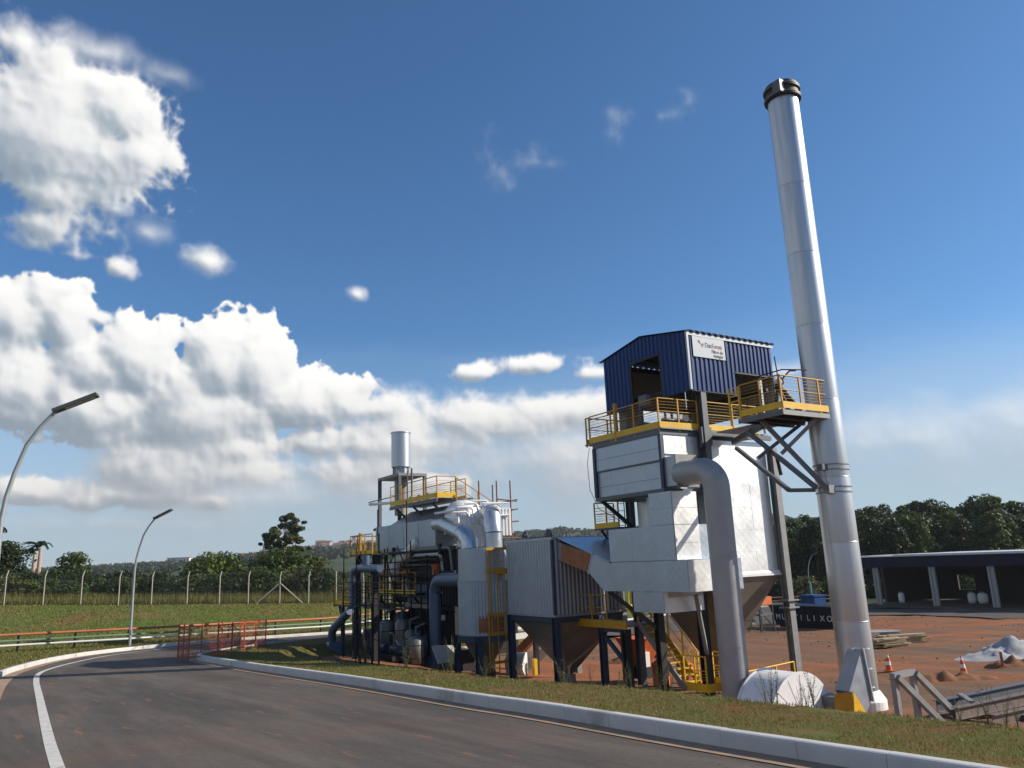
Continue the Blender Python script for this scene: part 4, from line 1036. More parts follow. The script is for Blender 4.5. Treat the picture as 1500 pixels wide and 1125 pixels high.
strut((22.0, 19.0, 5.95), (22.45, 16.75, 3.72), 0.15, 'steel_grey'); strut((22.9, 20.4, 5.6), (22.35, 17.75, 3.72), 0.13, 'steel_grey'); strut((22.35, 17.75, 3.72), (22.66, 16.95, 3.66), 0.13, 'steel_grey')
G().beam((21.9, 18.2, 6.05), (23.0, 20.6, 5.85), .16, .2).make('bracket_beam', 'steel_grey', Q)
strut((22.2, 18.0, 4.95), (22.45, 18.1, 4.3), 0.10, 'steel_dark')
G().box(22.50, 22.78, 16.28, 16.52, 3.50, 3.76).make('clamp_lug', 'steel_light', Q)
G().box(22.45, 22.72, 16.4, 16.6, 4.28, 4.48).make('clamp_lug', 'steel_grey', Q)
Gs = thing('sampling_probe', (21.0, 16.6, 6.2), 'dark emission sampling probe with a round hand wheel on the chimney platform', 'probe')
G().tube([(21.9, 16.6, 6.3), (21.15, 16.75, 7.05), (21.12, 16.75, 7.3)], [0.10, 0.13, 0.09], 10).make('body', 'steel_dark', Gs)
G().tube([(21.35, 16.6, 6.25), (21.15, 16.7, 6.9)], 0.07, 8).make('leg', 'steel_dark', Gs)
G().tube([(20.85, 16.7, 6.25), (21.05, 16.72, 6.9)], 0.07, 8).make('leg', 'steel_dark', Gs)
hw = G(); hw.tube([(20.92 + .13 * math.cos(t), 16.45, 7.18 + .13 * math.sin(t)) for t in np.linspace(0, 2 * math.pi, 17)], 0.025, 6, cap=False); hw.tube([(20.79, 16.45, 7.18), (21.05, 16.45, 7.18)], .012, 5); hw.tube([(20.92, 16.45, 7.05), (20.92, 16.45, 7.31)], .012, 5)
hw.make('hand_wheel', 'steel_dark', Gs)
G().tube([(20.92, 16.44, 7.18), (20.92, 16.7, 7.18)], 0.06, 10).make('dial', 'gauge', Gs)
G().tube([(21.2, 16.7, 7.25), (21.5, 16.5, 7.6), (21.75, 16.45, 7.62)], 0.03, 6).make('arm', 'steel_dark', Gs)

# ---- yellow stair under the tower
St = thing('access_stair', (21.0, 22.5, -3.3), 'yellow steel stair with grey treads rising under the filter tower', 'stair')
nT = 10; A0, A1, Z0, Z1, SB0, SB1 = 22.05, 24.25, -2.9, -0.85, 20.72, 21.55
for k in range(nT):
    t = (k + 0.5) / nT; a = A0 + (A1 - A0) * t; z = Z0 + (Z1 - Z0) * t
    G().box(SB0 + .03, SB1 - .03, a - 0.13, a + 0.12, z - .02, z + .02).make('tread', 'tread', St)
    G().box(SB0 + .03, SB1 - .03, a - 0.15, a - 0.132, z - .03, z + .025).make('nosing', 'yellow_bright', St)
G().beam((SB0, A0 - .1, Z0 - .1), (SB0, A1, Z1), 0.05, 0.22).make('stringer', 'steel_light', St)
G().beam((SB1, A0 - .1, Z0 - .1), (SB1, A1, Z1), 0.05, 0.24).make('stringer', 'yellow_bright', St)
railing(St, [(SB1, A0, Z0), (SB1, A1, Z1)], 0, toe=0, mname='yellow_bright', gap=1.1, rods=3)
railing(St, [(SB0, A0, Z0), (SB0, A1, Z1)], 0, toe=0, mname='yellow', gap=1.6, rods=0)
G().box(20.75, 22.2, 20.85, 22.02, -3.02, -2.94).make('lower_landing', 'yellow_bright', St)
railing(St, [(20.78, 22.0), (20.78, 20.9), (22.15, 20.9), (22.15, 21.9)], -2.94, toe=0.2, mname='yellow_bright', gap=0.7, rods=2)
G().box(20.1, 21.6, 24.25, 27.3, -0.95, -0.86).make('upper_landing', 'steel_light', St)
G().box(20.04, 20.1, 24.2, 27.35, -1.02, -0.72).make('toe_board', 'yellow', St)
railing(St, [(20.08, 27.3), (20.08, 25.4)], -0.86, toe=0, mname='yellow', gap=0.9, rods=2)
for a in (25.9,): G().hbeam((20.2, a, -3.4), (20.2, a, -1.02), 0.24, 0.24, (0, 1, 0)).make('column', 'steel_blue', St)
G().hbeam((20.2, 24.4, -3.4), (20.2, 24.4, -1.02), 0.26, 0.26, (0, 1, 0)).make('column', 'steel_dark', St)
G().beam((20.2, 25.75, -1.35), (20.2, 24.4, -2.4), 0.10, 0.16).make('brace', 'steel_blue', St)
G().beam((20.2, 26.0, -1.1), (20.2, 24.3, -1.1), 0.12, 0.14).make('beam', 'steel_blue', St)
Rp = thing('rear_platform', (21.6, 26.2, 2.9), 'small yellow railed landing behind the left edge of the tower under the plenum', 'platform')
G().box(21.0, 22.2, 25.35, 27.0, 2.86, 2.93).make('floor_plate', 'steel_blue', Rp)
railing(Rp, [(22.1, 27.0), (21.03, 27.0), (21.03, 25.4)], 2.93, toe=.22, gap=.9, rods=4)
for a in (25.6, 26.8): G().beam((21.2, a, 2.86), (21.9, a - .1, 1.9), .08, .08).make('strut', 'steel_dark', Rp)
for k_ in range(9): G().tube([(21.1, 25.5, 3.0 + .3 * k_), (21.45, 25.5, 3.0 + .3 * k_)], .014, 5).make('rung', 'yellow', Rp)
for b in (21.1, 21.45): G().tube([(b, 25.5, 2.9), (b, 25.5, 5.9)], .025, 6).make('stile', 'yellow', Rp)
S2 = thing('rear_stair', (23.0, 26.0, -3.3), 'second yellow stair with perforated side plates behind the filter tower legs', 'stair')
G().beam((22.6, 24.3, -3.1), (22.6, 27.0, -0.4), 0.04, 0.22).make('stringer', 'yellow_bright', S2)
for k in range(9):
    t = (k + .5) / 9; G().box(22.62, 23.4, 24.3 + 2.7 * t - .12, 24.3 + 2.7 * t + .12, -3.1 + 2.7 * t - .02, -3.1 + 2.7 * t + .02).make('tread', 'tread', S2)
G().beam((22.58, 24.9, -2.2), (22.58, 26.6, -0.5), 0.02, 0.55).make('side_plate', 'timber', S2)
railing(S2, [(22.6, 24.3, -3.1), (22.6, 27.0, -0.4)], 0, toe=0, mname='yellow_bright', gap=1.0, rods=3)
G().box(22.5, 24.2, 27.0, 28.0, -0.45, -0.38).make('landing', 'yellow_bright', S2)
G().hbeam((22.7, 27.6, -3.4), (22.7, 27.6, -.46), .2, .2, (0, 1, 0)).make('column', 'steel_grey', S2)
# yellow barrier to the right of the downcomer
Br = thing('barrier_rail', (23.0, 21.3, -3.3), 'low yellow barrier rail on the ground between the duct and the lit column', 'barrier')
railing(Br, [(21.2, 19.9), (24.9, 20.5)], -3.3, h=0.95, toe=0, mname='yellow_bright', gap=1.2, rods=2)
# orange gear on the ground under the tower
def drum(b, a, z, r, h, m, label):
    t = thing('orange_drum', (b, a, z), label, 'drum', 'orange drums under the tower')
    G().lathe([(0, z), (r, z), (r, z + h), (0, z + h)], b, a, 16, smooth=False).make('shell', m, t)
    for k in (0.33, 0.66, 0.97): G().lathe([(r, z + h * k - .015), (r + .02, z + h * k), (r, z + h * k + .015)], b, a, 16).make('hoop', m, t)
    G().lathe([(r * .85, z + h), (0.02, z + h + .22)], b, a, 16).make('lid', 'orange', t)
drum(22.9, 24.2, -3.35, 0.34, 0.8, 'orange', 'orange lidded drum just left of the yellow stair foot')
drum(22.6, 25.3, -3.4, 0.34, 0.85, 'orange', 'orange lidded drum farther left in the shade of the tower')
Og = thing('orange_hopper', (23.4, 27.5, -3.4), 'orange red hopper machine on a dark frame between the tower legs', 'machine')
frustum(-2.9, -1.75, .35, 1.0, 23.4, 27.4, .75, .8).make('tank', 'orange', Og)
G().box(22.9, 23.9, 26.9, 27.9, -3.4, -2.92).make('base_frame', 'steel_dark', Og)
G().box(22.95, 23.3, 26.7, 26.85, -2.9, -2.3).make('side_panel', 'white_paint', Og)

# ---- cyclone silo
Si = thing('cyclone_silo', (18.35, 32.2, -3.4), 'round grey metal silo with ribbed lower half and cone, two pipes entering its top', 'silo')
cx0, cy0, rs_ = 18.35, 32.25, 1.13
G().lathe([(rs_, 0.92), (rs_, 2.34), (rs_ - .02, 2.36), (0, 2.37)], cx0, cy0, 40, smooth=False).make('upper_shell', 'corrugated_grey', Si)
prof_n = 48; vs = []; fs = []
for j in range(prof_n * 4):
    t = 2 * math.pi * j / (prof_n * 4); r_ = rs_ + (.035 if j % 4 in (1, 2) else 0.0)
    vs += [(cx0 + r_ * math.cos(t), cy0 + r_ * math.sin(t), -1.42), (cx0 + r_ * math.cos(t), cy0 + r_ * math.sin(t), .9)]
m_ = prof_n * 4
for j in range(m_): fs.append((2 * j, 2 * ((j + 1) % m_), 2 * ((j + 1) % m_) + 1, 2 * j + 1))
gg = G(); gg.add(vs, fs); gg.make('ribbed_shell', 'corrugated_grey', Si)
G().lathe([(rs_ - .02, .89), (rs_ + .05, .89), (rs_ + .05, .93), (rs_ - .02, .93)], cx0, cy0, 40, smooth=False).make('joint_ring', 'galvanised', Si)
G().lathe([(rs_ + .02, -1.46), (rs_ + .06, -1.46), (rs_ + .06, -1.38), (rs_ + .02, -1.38)], cx0, cy0, 40, smooth=False).make('joint_ring', 'galvanised', Si)
G().lathe([(rs_, -1.47), (0.22, -3.0), (0.22, -3.3), (0, -3.3)], cx0, cy0, 32).make('cone', 'hopper_steel', Si)
G().lathe([(rs_ + .06, -1.75), (rs_ + .16, -1.75), (rs_ + .16, -1.48), (rs_ + .06, -1.48)], cx0, cy0, 8, smooth=False).make('ring_beam', 'steel_blue', Si)
for (b, a) in ((17.45, 33.2), (17.5, 31.3), (19.25, 33.2), (19.25, 31.3)): G().hbeam((b, a, -3.5), (b, a, -1.5), .24, .24, (0, 1, 0)).make('leg', 'steel_blue', Si)
G().lathe([(rs_ + .004, -1.36), (rs_ + .04, -1.30), (rs_ + .04, -0.75), (rs_ + .004, -.6)], cx0, cy0, 12, a0=-2.3, a1=-1.2).make('rust_patch', 'duct_rust', Si)
La = thing('caged_ladder', (18.3, 31.0, -3.4), 'yellow ladder with side rails running up the front of the round silo', 'ladder')
for b in (18.35, 18.75): G().tube([(b, 30.98, -3.4), (b, 30.98, 2.35)], 0.028, 6).make('stile', 'yellow', La)
for k in range(19): G().tube([(18.35, 30.98, -3.2 + .29 * k), (18.75, 30.98, -3.2 + .29 * k)], 0.012, 5).make('rung', 'yellow', La)
for b in (17.95, 18.1): G().tube([(b, 31.1, -3.0), (b, 31.1, 2.3)], 0.035, 6).make('stile', 'yellow', La)
for z in (2.3, 1.35, -0.55, -1.4, -2.6): G().box(17.85, 18.95, 31.0, 31.06, z - .06, z + .06).make('bracket', 'yellow', La)
G().box(18.3, 19.6, 30.95, 31.3, 1.18, 1.42).make('rest_platform', 'yellow', La)
# top pipes
Pp = thing('crossover_pipe', (18.1, 33.8, 2.37), 'silver mitred pipe crossing from the white furnace roof into the silo top', 'pipe')
G().tube([(18.55, 37.2, 3.75), (18.45, 36.2, 3.72), (18.05, 33.55, 3.12)], 0.40, 22).make('pipe_section', 'pipe_alu', Pp)
G().tube([(18.05, 33.55, 3.12), (17.98, 32.95, 2.86)], 0.402, 22, cap=False).make('pipe_section', 'pipe_alu', Pp)
G().tube([(18.02, 33.3, 3.05), (17.95, 32.75, 2.72), (17.95, 32.72, 2.37)], 0.405, 22).make('elbow', 'pipe_alu', Pp)
Pv = thing('riser_pipe', (18.7, 31.95, 2.37), 'upright silver pipe with a mitred elbow beside the crossover pipe on the silo', 'pipe')
G().tube([(18.78, 31.9, 2.37), (18.78, 31.9, 3.05)], 0.42, 22).make('pipe_section', 'pipe_alu', Pv)
G().tube([(18.78, 31.9, 3.06), (18.78, 31.95, 3.5), (18.9, 32.15, 3.85)], 0.425, 22).make('elbow', 'pipe_alu', Pv)
G().tube([(18.9, 32.15, 3.85), (19.3, 33.0, 4.05), (20.6, 35.4, 4.1)], 0.42, 22).make('pipe_section', 'pipe_alu', Pv)
# blue downpipe
Dp = thing('blue_downpipe', (17.8, 35.6, -3.5), 'blue grey pipe leaving the silo side and bending down to the ground', 'pipe')
e2 = [(17.85, 35.5 + .7 * math.sin(t) , 0.25 + .7 * math.cos(t)) for t in np.linspace(0, math.pi / 2, 9)]
G().tube([(17.85, 33.1, 0.95), (17.85, 34.6, 0.95)] + e2 + [(17.85, 36.2, -3.0)], 0.33, 18).make('pipe', 'blue_duct', Dp)
G().hexa([(17.3, 35.6, -3.5), (18.4, 35.6, -3.5), (18.4, 36.8, -3.5), (17.3, 36.8, -3.5), (17.55, 35.9, -2.7), (18.15, 35.9, -2.7), (18.15, 36.5, -2.7), (17.55, 36.5, -2.7)]).make('foot', 'blue_duct', Dp)
G().box(18.0, 18.2, 35.88, 35.95, -1.0, -0.75).make('plate', 'white_paint', Dp)

# ---- furnace line
Fu = thing('furnace_unit', (20.0, 41.0, -3.5), 'long dark furnace block in shade with a pale upper casing and white domed roof', 'furnace')
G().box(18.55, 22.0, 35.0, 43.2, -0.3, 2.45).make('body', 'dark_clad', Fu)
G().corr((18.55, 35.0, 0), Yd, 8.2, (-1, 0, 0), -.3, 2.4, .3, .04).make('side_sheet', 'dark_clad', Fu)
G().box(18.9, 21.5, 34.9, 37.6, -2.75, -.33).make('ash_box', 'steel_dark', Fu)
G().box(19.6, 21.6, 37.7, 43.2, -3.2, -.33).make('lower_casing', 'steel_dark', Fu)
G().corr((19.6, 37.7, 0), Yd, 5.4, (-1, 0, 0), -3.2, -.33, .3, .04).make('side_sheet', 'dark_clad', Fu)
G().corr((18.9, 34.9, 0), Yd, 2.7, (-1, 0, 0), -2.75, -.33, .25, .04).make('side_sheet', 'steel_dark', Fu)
for a in (35.2, 37.9, 40.4, 43.0, 44.9):
    for b in (18.45, 21.8): G().hbeam((b, a, -3.6), (b, a, 2.46 if a > 43.1 else -.33), .26, .26, (0, 1, 0)).make('column', 'steel_dark', Fu)
for z in (-.45, 1.3, 2.5): G().beam((18.36, 35.0, z), (18.36, 45.1, z), .12, .2).make('beam', 'steel_dark', Fu)
G().hexa([(18.3, 36.9, 2.62), (21.3, 36.9, 2.62), (21.3, 45.1, 2.62), (18.3, 45.1, 2.62), (18.3, 36.9, 4.05), (21.3, 36.9, 4.05), (21.3, 45.1, 4.05), (18.3, 45.1, 4.05)]).make('upper_casing', 'galvanised', Fu)
for k in range(4): G().box(18.262, 18.298, 36.95 + 2.04 * k, 38.95 + 2.04 * k, 2.66, 4.0).make('panel', 'galvanised', Fu)
G().hexa([(18.35, 37.0, 4.055), (21.2, 37.0, 4.055), (21.2, 43.0, 4.055), (18.35, 43.0, 4.055), (19.2, 37.4, 4.75), (20.8, 37.4, 4.75), (20.8, 42.0, 4.75), (19.2, 42.0, 4.75)]).make('hip_roof', 'galvanised', Fu)
G().lathe([(1.0, 3.2), (1.0, 4.0), (.9, 4.45), (.6, 4.78), (0.25, 4.9), (0, 4.92)], 19.3, 35.8, 32).make('dome', 'white_lag', Fu)
G().box(18.6, 20.2, 34.6, 35.2, 2.5, 3.6).make('white_end', 'white_lag', Fu)
G().corr((18.65, 34.58, 0), Xd, 1.5, (0, -1, 0), 2.5, 3.55, .22, .05).make('end_sheet', 'white_lag', Fu)
G().corr((19.75, 34.0, 0), Xd, 1.35, (0, -1, 0), 3.0, 4.35, .2, .05).make('end_sheet', 'white_lag', Fu)
G().box(19.75, 21.1, 34.01, 35.6, 3.0, 4.38).make('white_box', 'white_lag', Fu)
for (b, z) in ((18.7, 4.35), (19.2, 4.62), (19.7, 4.5)):
    G().tube([(b - .5, 34.5, z), (b, 34.35, z), (b + .12, 34.3, z - .1), (b + .14, 34.3, z - .6)], 0.055, 8).make('white_pipe', 'white_lag', Fu)
G().tube([(18.2, 34.45, 4.02), (19.6, 34.2, 4.06)], .05, 8).make('white_pipe', 'white_lag', Fu)
G().tube([(19.5, 34.0, 4.6), (20.9, 33.9, 4.62)], .05, 8).make('white_pipe', 'white_lag', Fu)
G().tube([(18.4, 39.2, 3.0), (18.25, 40.2, 2.35), (18.2, 41.3, 2.05), (18.2, 41.8, 1.6), (18.2, 41.75, .9)], [.3, .32, .38, .40, .38], 14).make('white_pipe', 'white_lag', Fu)
# machinery below, half seen in the shade
for k, (a, z, r_, h_) in enumerate(((41.5, -3.4, .35, 2.0), (40.3, -3.4, .28, 1.5), (39.3, -3.4, .42, 1.3), (42.6, -3.4, .5, 2.4), (38.4, -3.4, .25, 1.2))):
    G().lathe([(0, z), (r_, z), (r_, z + h_), (r_ * .6, z + h_ + .15), (0, z + h_ + .18)], 18.9, a, 14).make('vessel', 'blue_duct', Fu)
G().box(18.3, 18.9, 38.0, 40.6, -.25, .7).make('burner_box', 'blue_duct', Fu)
G().box(18.2, 18.3, 37.6, 40.8, -.5, -.3).make('walkway_edge', 'hopper_steel', Fu)
G().tube([(18.1, 40.2, .1), (18.1, 40.2, 1.0)], .28, 12).make('burner', 'pipe_alu', Fu)
G().box(18.15, 18.3, 40.0, 44.0, 1.25, 1.5).make('rust_beam', 'duct_rust', Fu)
# short chimney on its frame
Ch = thing('furnace_chimney', (19.5, 44.0, 4.9), 'short silver drum chimney on a steel frame at the far end of the furnace', 'chimney')
G().lathe([(.58, 7.62), (.58, 9.72), (.62, 9.73), (.62, 9.79), (.5, 9.8), (.5, 7.7)], 19.5, 44.05, 32, smooth=False).make('drum', 'stack_silver', Ch)
G().lathe([(.44, 7.1), (.44, 7.66)], 19.5, 44.05, 24).make('neck', 'galvanised', Ch)
for k in range(8):
    t = 2 * math.pi * k / 8; G().beam((19.5 + .5 * math.cos(t), 44.05 + .5 * math.sin(t), 7.1), (19.5 + .5 * math.cos(t), 44.05 + .5 * math.sin(t), 7.62), .06, .06).make('lug', 'steel_light', Ch)
G().lathe([(.40, 4.7), (.40, 7.0)], 19.5, 44.05, 24).make('inner_duct', 'hopper_steel', Ch)
for (b, a) in ((18.75, 42.6), (18.75, 45.6), (20.4, 42.6), (20.4, 45.6)): G().hbeam((b, a, 4.06), (b, a, 6.94), .18, .18, (0, 1, 0)).make('frame_post', 'steel_grey', Ch)
for z in (7.02,):
    G().box(18.66, 20.5, 42.5, 45.7, z - .08, z + .08).make('frame_top', 'steel_light', Ch)
G().tube([(18.4, 46.4, 5.55), (18.4, 42.2, 5.32)], .09, 8).make('side_pipe', 'white_paint', Ch)
G().tube([(18.5, 46.8, 5.7), (18.5, 42.2, 5.72)], .03, 6).make('tie_bar', 'steel_dark', Ch)
G().beam((18.7, 45.5, 4.1), (18.7, 46.4, 3.95), .12, .12).make('brace', 'steel_dark', Ch)
# upper platform
Up = thing('furnace_platform', (18.8, 38.9, 5.0), 'yellow railed platform above the furnace beside its short chimney', 'platform')
G().box(18.02, 20.2, 36.2, 42.3, 5.02, 5.07).make('floor_plate', 'steel_grey', Up)
G().box(17.98, 18.04, 36.16, 42.3, 4.86, 5.01).make('edge_channel', 'steel_grey', Up)
railing(Up, [(18.02, 42.2), (18.02, 36.18), (19.12, 36.18)], 5.08, toe=.26, gap=1.4, rods=4)
railing(Up, [(20.15, 42.2), (20.15, 37.0)], 5.08, toe=.2, gap=1.6, rods=3)
for a in (37.2, 39.6, 41.8): G().beam((18.1, a, 5.0), (19.0, a, 4.2), .1, .1).make('strut', 'steel_grey', Up)
railing(Up, [(19.15, 36.15, 5.0), (21.2, 35.3, 3.5)], 0, toe=0, gap=1.2, rods=0)
for k in range(6): G().box(19.2 + .3 * k, 19.5 + .3 * k, 35.5, 36.2, 4.9 - .23 * k, 4.93 - .23 * k).make('tread', 'tread', Up)
for k, a in enumerate((38.0, 39.1, 40.2)): G().lathe([(.12, 5.09), (.12, 5.45), (.05, 5.5)], 18.4, a, 10).make('valve', 'steel_light', Up)
G().tube([(18.5, 40.9, 5.1), (18.5, 40.9, 7.0)], .04, 6).make('vent_pipe', 'steel_grey', Up)
G().tube([(18.5, 40.3, 5.1), (18.5, 40.3, 7.1)], .06, 6).make('vent_pipe', 'steel_grey', Up)
# side platforms, nearer the road
Lp = thing('side_platform', (15.2, 37.6, 2.34), 'small yellow railed platform on a slim column at the far left corner of the plant', 'platform')
G().box(14.5, 16.2, 36.1, 39.3, 2.28, 2.34).make('floor_plate', 'steel_dark', Lp)
railing(Lp, [(14.5, 36.2), (14.5, 39.2), (16.0, 39.2)], 2.34, h=.95, toe=.2, gap=1.1, rods=2)
G().box(14.46, 14.56, 37.75, 37.95, 2.34, 3.4).make('corner_post', 'yellow', Lp)
for a in (36.6, 38.9): G().hbeam((14.8, a, -2.9), (14.8, a, 2.28), .2, .2, (0, 1, 0)).make('column', 'steel_dark', Lp)
G().beam((14.8, 36.6, 1.2), (14.8, 38.9, 2.2), .1, .1).make('brace', 'steel_dark', Lp)
Lq = thing('lower_platform', (14.4, 38.2, -0.05), 'low railed platform on splayed legs left of the furnace scaffold', 'platform')
G().box(13.7, 15.2, 36.9, 39.45, -.14, -.05).make('floor_plate', 'steel_blue', Lq)
railing(Lq, [(13.74, 37.0), (13.74, 39.4), (15.1, 39.4)], -.05, h=.9, toe=.2, gap=1.2, rods=2)
for a in (37.3, 38.9): G().beam((14.0, a, -.14), (14.0, a - .15, -2.9), .17, .17).make('leg', 'steel_blue', Lq)
G().beam((14.0, 39.35, -.16), (14.0, 38.75, -.96), .11, .11).make('brace', 'steel_blue', Lq)
Lg = thing('leg_duct', (13.7, 39.2, -2.6), 'blue grey duct stepping down to a flared hood at the left end of the plant', 'duct')
G().tube([(13.66, 36.94, -.30), (13.66, 39.2, -1.19), (13.66, 39.45, -1.42), (13.66, 39.5, -2.0)], .20, 12).make('pipe', 'blue_duct', Lg)
G().hexa([(13.05, 38.7, -2.5), (14.35, 38.7, -2.5), (14.35, 40.35, -2.5), (13.05, 40.35, -2.5), (13.47, 39.3, -1.88), (13.86, 39.3, -1.88), (13.86, 39.7, -1.88), (13.47, 39.7, -1.88)]).make('hood', 'blue_duct', Lg)
Lh = thing('flue_pipe', (13.8, 36.5, -0.05), 'pale blue pipe turning down beside the left plant column', 'pipe')
G().tube([(13.83, 33.6, 1.63), (13.83, 36.5, 1.67), (13.83, 36.85, 1.60), (13.83, 37.0, 1.30), (13.83, 37.0, -.05)], .17, 12).make('pipe', 'blue_duct', Lh)
G().lathe([(.17, 1.64), (.17, 2.25)], 13.9, 35.5, 12).make('branch', 'blue_duct', Lh)
# vessels and pumps standing in the shade before the furnace
for k, (b, a, r_, h_, lb) in enumerate(((16.9, 38.2, .34, 1.75, 'tallest dull grey upright vessel in the shade below the furnace'), (16.9, 37.2, .27, 1.35, 'slim dull grey vessel right of the tallest one in the shade'), (16.8, 36.3, .42, 1.1, 'squat dull grey vessel nearest the downpipe in the shade'), (16.6, 39.6, .46, 1.5, 'broad dull grey vessel farthest left in the shade below the furnace'))):
    z_ = Hs(*pw(b, a)[:2]); v_ = thing('upright_vessel', (b, a, z_), lb, 'vessel', 'vessels below the furnace')
    G().lathe([(0, z_), (r_, z_ + .02), (r_, z_ + h_), (r_ * .6, z_ + h_ + .15), (0, z_ + h_ + .2)], b, a, 16).make('shell', 'hopper_steel', v_)
    G().tube([(b, a, z_ + h_ + .15), (b, a, z_ + h_ + .6), (b + .5, a, z_ + h_ + .75)], .06, 8).make('outlet_pipe', 'steel_grey', v_)
    for t_ in (.25, .8): G().lathe([(r_ + .003, z_ + h_ * t_ - .02), (r_ + .02, z_ + h_ * t_), (r_ + .003, z_ + h_ * t_ + .02)], b, a, 16).make('band', 'steel_dark', v_)
Pk = thing('pump_skid', (16.2, 38.8, -2.8), 'dark pump skid with pipe loops on the ground before the furnace', 'pump')
zq = Hs(*pw(16.0, 38.0)[:2])
G().box(15.6, 16.4, 36.4, 40.6, zq, zq + .22).make('base_frame', 'steel_dark', Pk)
for a in (36.9, 38.4, 39.9):
    G().tube([(16.0, a - .4, zq + .5), (16.0, a + .35, zq + .5)], .2, 12).make('pump', 'steel_blue', Pk)
    G().tube([(15.9, a, zq + .6), (15.9, a, zq + 1.2), (15.9, a + .5, zq + 1.25), (15.9, a + .5, zq + .3)], .05, 8).make('pipe_loop', 'steel_grey', Pk)
G().box(15.7, 16.3, 40.0, 40.5, zq + .23, zq + 1.3).make('switch_box', 'steel_grey', Pk)

# ---- scaffolds
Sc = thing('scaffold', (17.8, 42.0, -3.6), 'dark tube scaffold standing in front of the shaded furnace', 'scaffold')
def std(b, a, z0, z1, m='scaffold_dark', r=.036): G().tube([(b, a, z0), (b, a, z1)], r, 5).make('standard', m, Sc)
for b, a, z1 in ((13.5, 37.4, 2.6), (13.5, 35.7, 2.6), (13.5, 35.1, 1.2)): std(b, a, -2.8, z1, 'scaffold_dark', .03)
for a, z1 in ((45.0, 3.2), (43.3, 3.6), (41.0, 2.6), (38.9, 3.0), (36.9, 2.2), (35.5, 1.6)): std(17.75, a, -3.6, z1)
std(17.7, 39.3, .6, 5.2, 'scaffold', .035); std(17.75, 43.5, 3.0, 5.0, 'scaffold_dark')
for k in range(10): std(13.7 + .2 * (k % 2), 33.5 + .395 * k, -2.9, 1.0 + .25 * (k % 3), 'scaffold_dark', .027)
for z in (-2.4, -.5, -.1, .35, .8, 1.9, 2.4):
    G().tube([(17.72, 35.2 if z > .2 else 41, z), (17.72, 45.0, z + .02)], .033, 5).make('ledger', 'scaffold_dark', Sc)
    if z < 1: G().tube([(13.6, 33.2, z * .76 + .408), (13.6, 37.8, z * .76 + .42)], .019, 5).make('ledger', 'scaffold_dark', Sc)
for z in (-1.5, .2, .55): G().tube([(13.78, 33.3, z * .76 + .408), (13.78, 37.2, z * .76 + .408)], .018, 5).make('ledger', 'scaffold_dark', Sc)
G().box(17.4, 18.1, 40.3, 45.0, -.62, -.56).make('deck_board', 'timber_dark', Sc)
G().box(17.5, 18.1, 40.0, 45.0, 1.2, 1.25).make('deck_board', 'timber_dark', Sc)
for a in (36.2, 37.6, 39.7, 40.4, 41.7, 42.4, 44.2): std(17.6 + .12 * (int(a * 10) % 3), a, -3.2, random.uniform(1.2, 2.9), 'scaffold_dark', .036)
for z in (-1.9, -1.2, .1, 1.15, 1.55): G().tube([(17.66, 36.0 + random.uniform(0, 1), z), (17.66, 44.6, z + random.uniform(-.03, .03))], .034, 5).make('ledger', 'scaffold_dark', Sc)
for (a, z0, z1) in ((36.2, -2.8, -.4), (40.4, -.2, 2.2), (43.3, -2.4, .6), (38.9, 1.2, 2.8)): G().tube([(17.62, a, z0), (17.62, a + 1.5, z1)], .033, 5).make('diagonal', 'scaffold_dark', Sc)
for a in (37.6, 39.7, 41.7): G().tube([(17.7, a, 2.0), (18.6, a, 2.02)], .026, 5).make('transom', 'scaffold', Sc)
G().box(17.5, 18.2, 36.0, 39.2, 1.98, 2.03).make('deck_board', 'timber_dark', Sc)
G().box(17.5, 18.2, 39.4, 44.9, 2.42, 2.47).make('deck_board', 'timber_dark', Sc)
# middle gallery of the furnace with its railing, cable trays and small pipes
Mg = thing('middle_gallery', (17.9, 41.5, .3), 'shaded gallery with dull yellow rails along the middle of the furnace front', 'platform')
G().box(17.75, 18.4, 38.3, 44.8, .18, .25).make('floor_plate', 'steel_dark', Mg)
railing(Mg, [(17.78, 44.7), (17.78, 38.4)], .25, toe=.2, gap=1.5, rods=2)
for a in (39.0, 41.5, 44.0): G().beam((17.85, a, .18), (18.45, a, -.5), .1, .1).make('strut', 'steel_dark', Mg)
Ft = thing('pipe_bundle', (18.2, 39.0, 2.5), 'bundle of thin lagged and bare pipes running across the furnace front under its pale casing', 'pipes')
for k, (z, r_, m_) in enumerate(((2.52, .07, 'steel_light'), (2.38, .05, 'scaffold_dark'), (2.22, .09, 'white_rail'), (1.95, .05, 'steel_light'), (1.72, .06, 'hopper_steel'))):
    a_ = 35.4 + .5 * k; G().tube([(18.42, a_, z - 1.2), (18.3, a_, z - .1), (18.26, a_ + .12, z), (18.24, 44.0 - .6 * k, z + .02), (18.22, 44.1 - .6 * k, z - .8)], r_, 7).make('pipe', m_, Ft)
for a in (36.3, 39.6, 42.2): G().tube([(18.2, a, 2.2), (18.2, a, 2.75)], .11, 8).make('valve', 'steel_dark', Ft)
G().box(18.12, 18.3, 36.6, 37.1, 1.2, 1.75).make('control_box', 'orange', Ft)
G().box(18.1, 18.3, 42.5, 42.8, 1.6, 2.1).make('control_box', 'white_paint', Ft)
Gd = thing('roof_pipework', (19.0, 35.6, 4.2), 'white lagged pipe loops over the domed end of the furnace roof', 'pipes')
for k, (b, z) in enumerate(((18.35, 4.18), (18.6, 4.42), (19.5, 4.75), (20.1, 4.5), (20.6, 4.3))):
    G().tube([(b - .35, 34.4, z), (b + .3, 34.25, z), (b + .42, 34.22, z - .12), (b + .44, 34.22, z - .7)], .05, 8).make('pipe', 'white_lag', Gd)
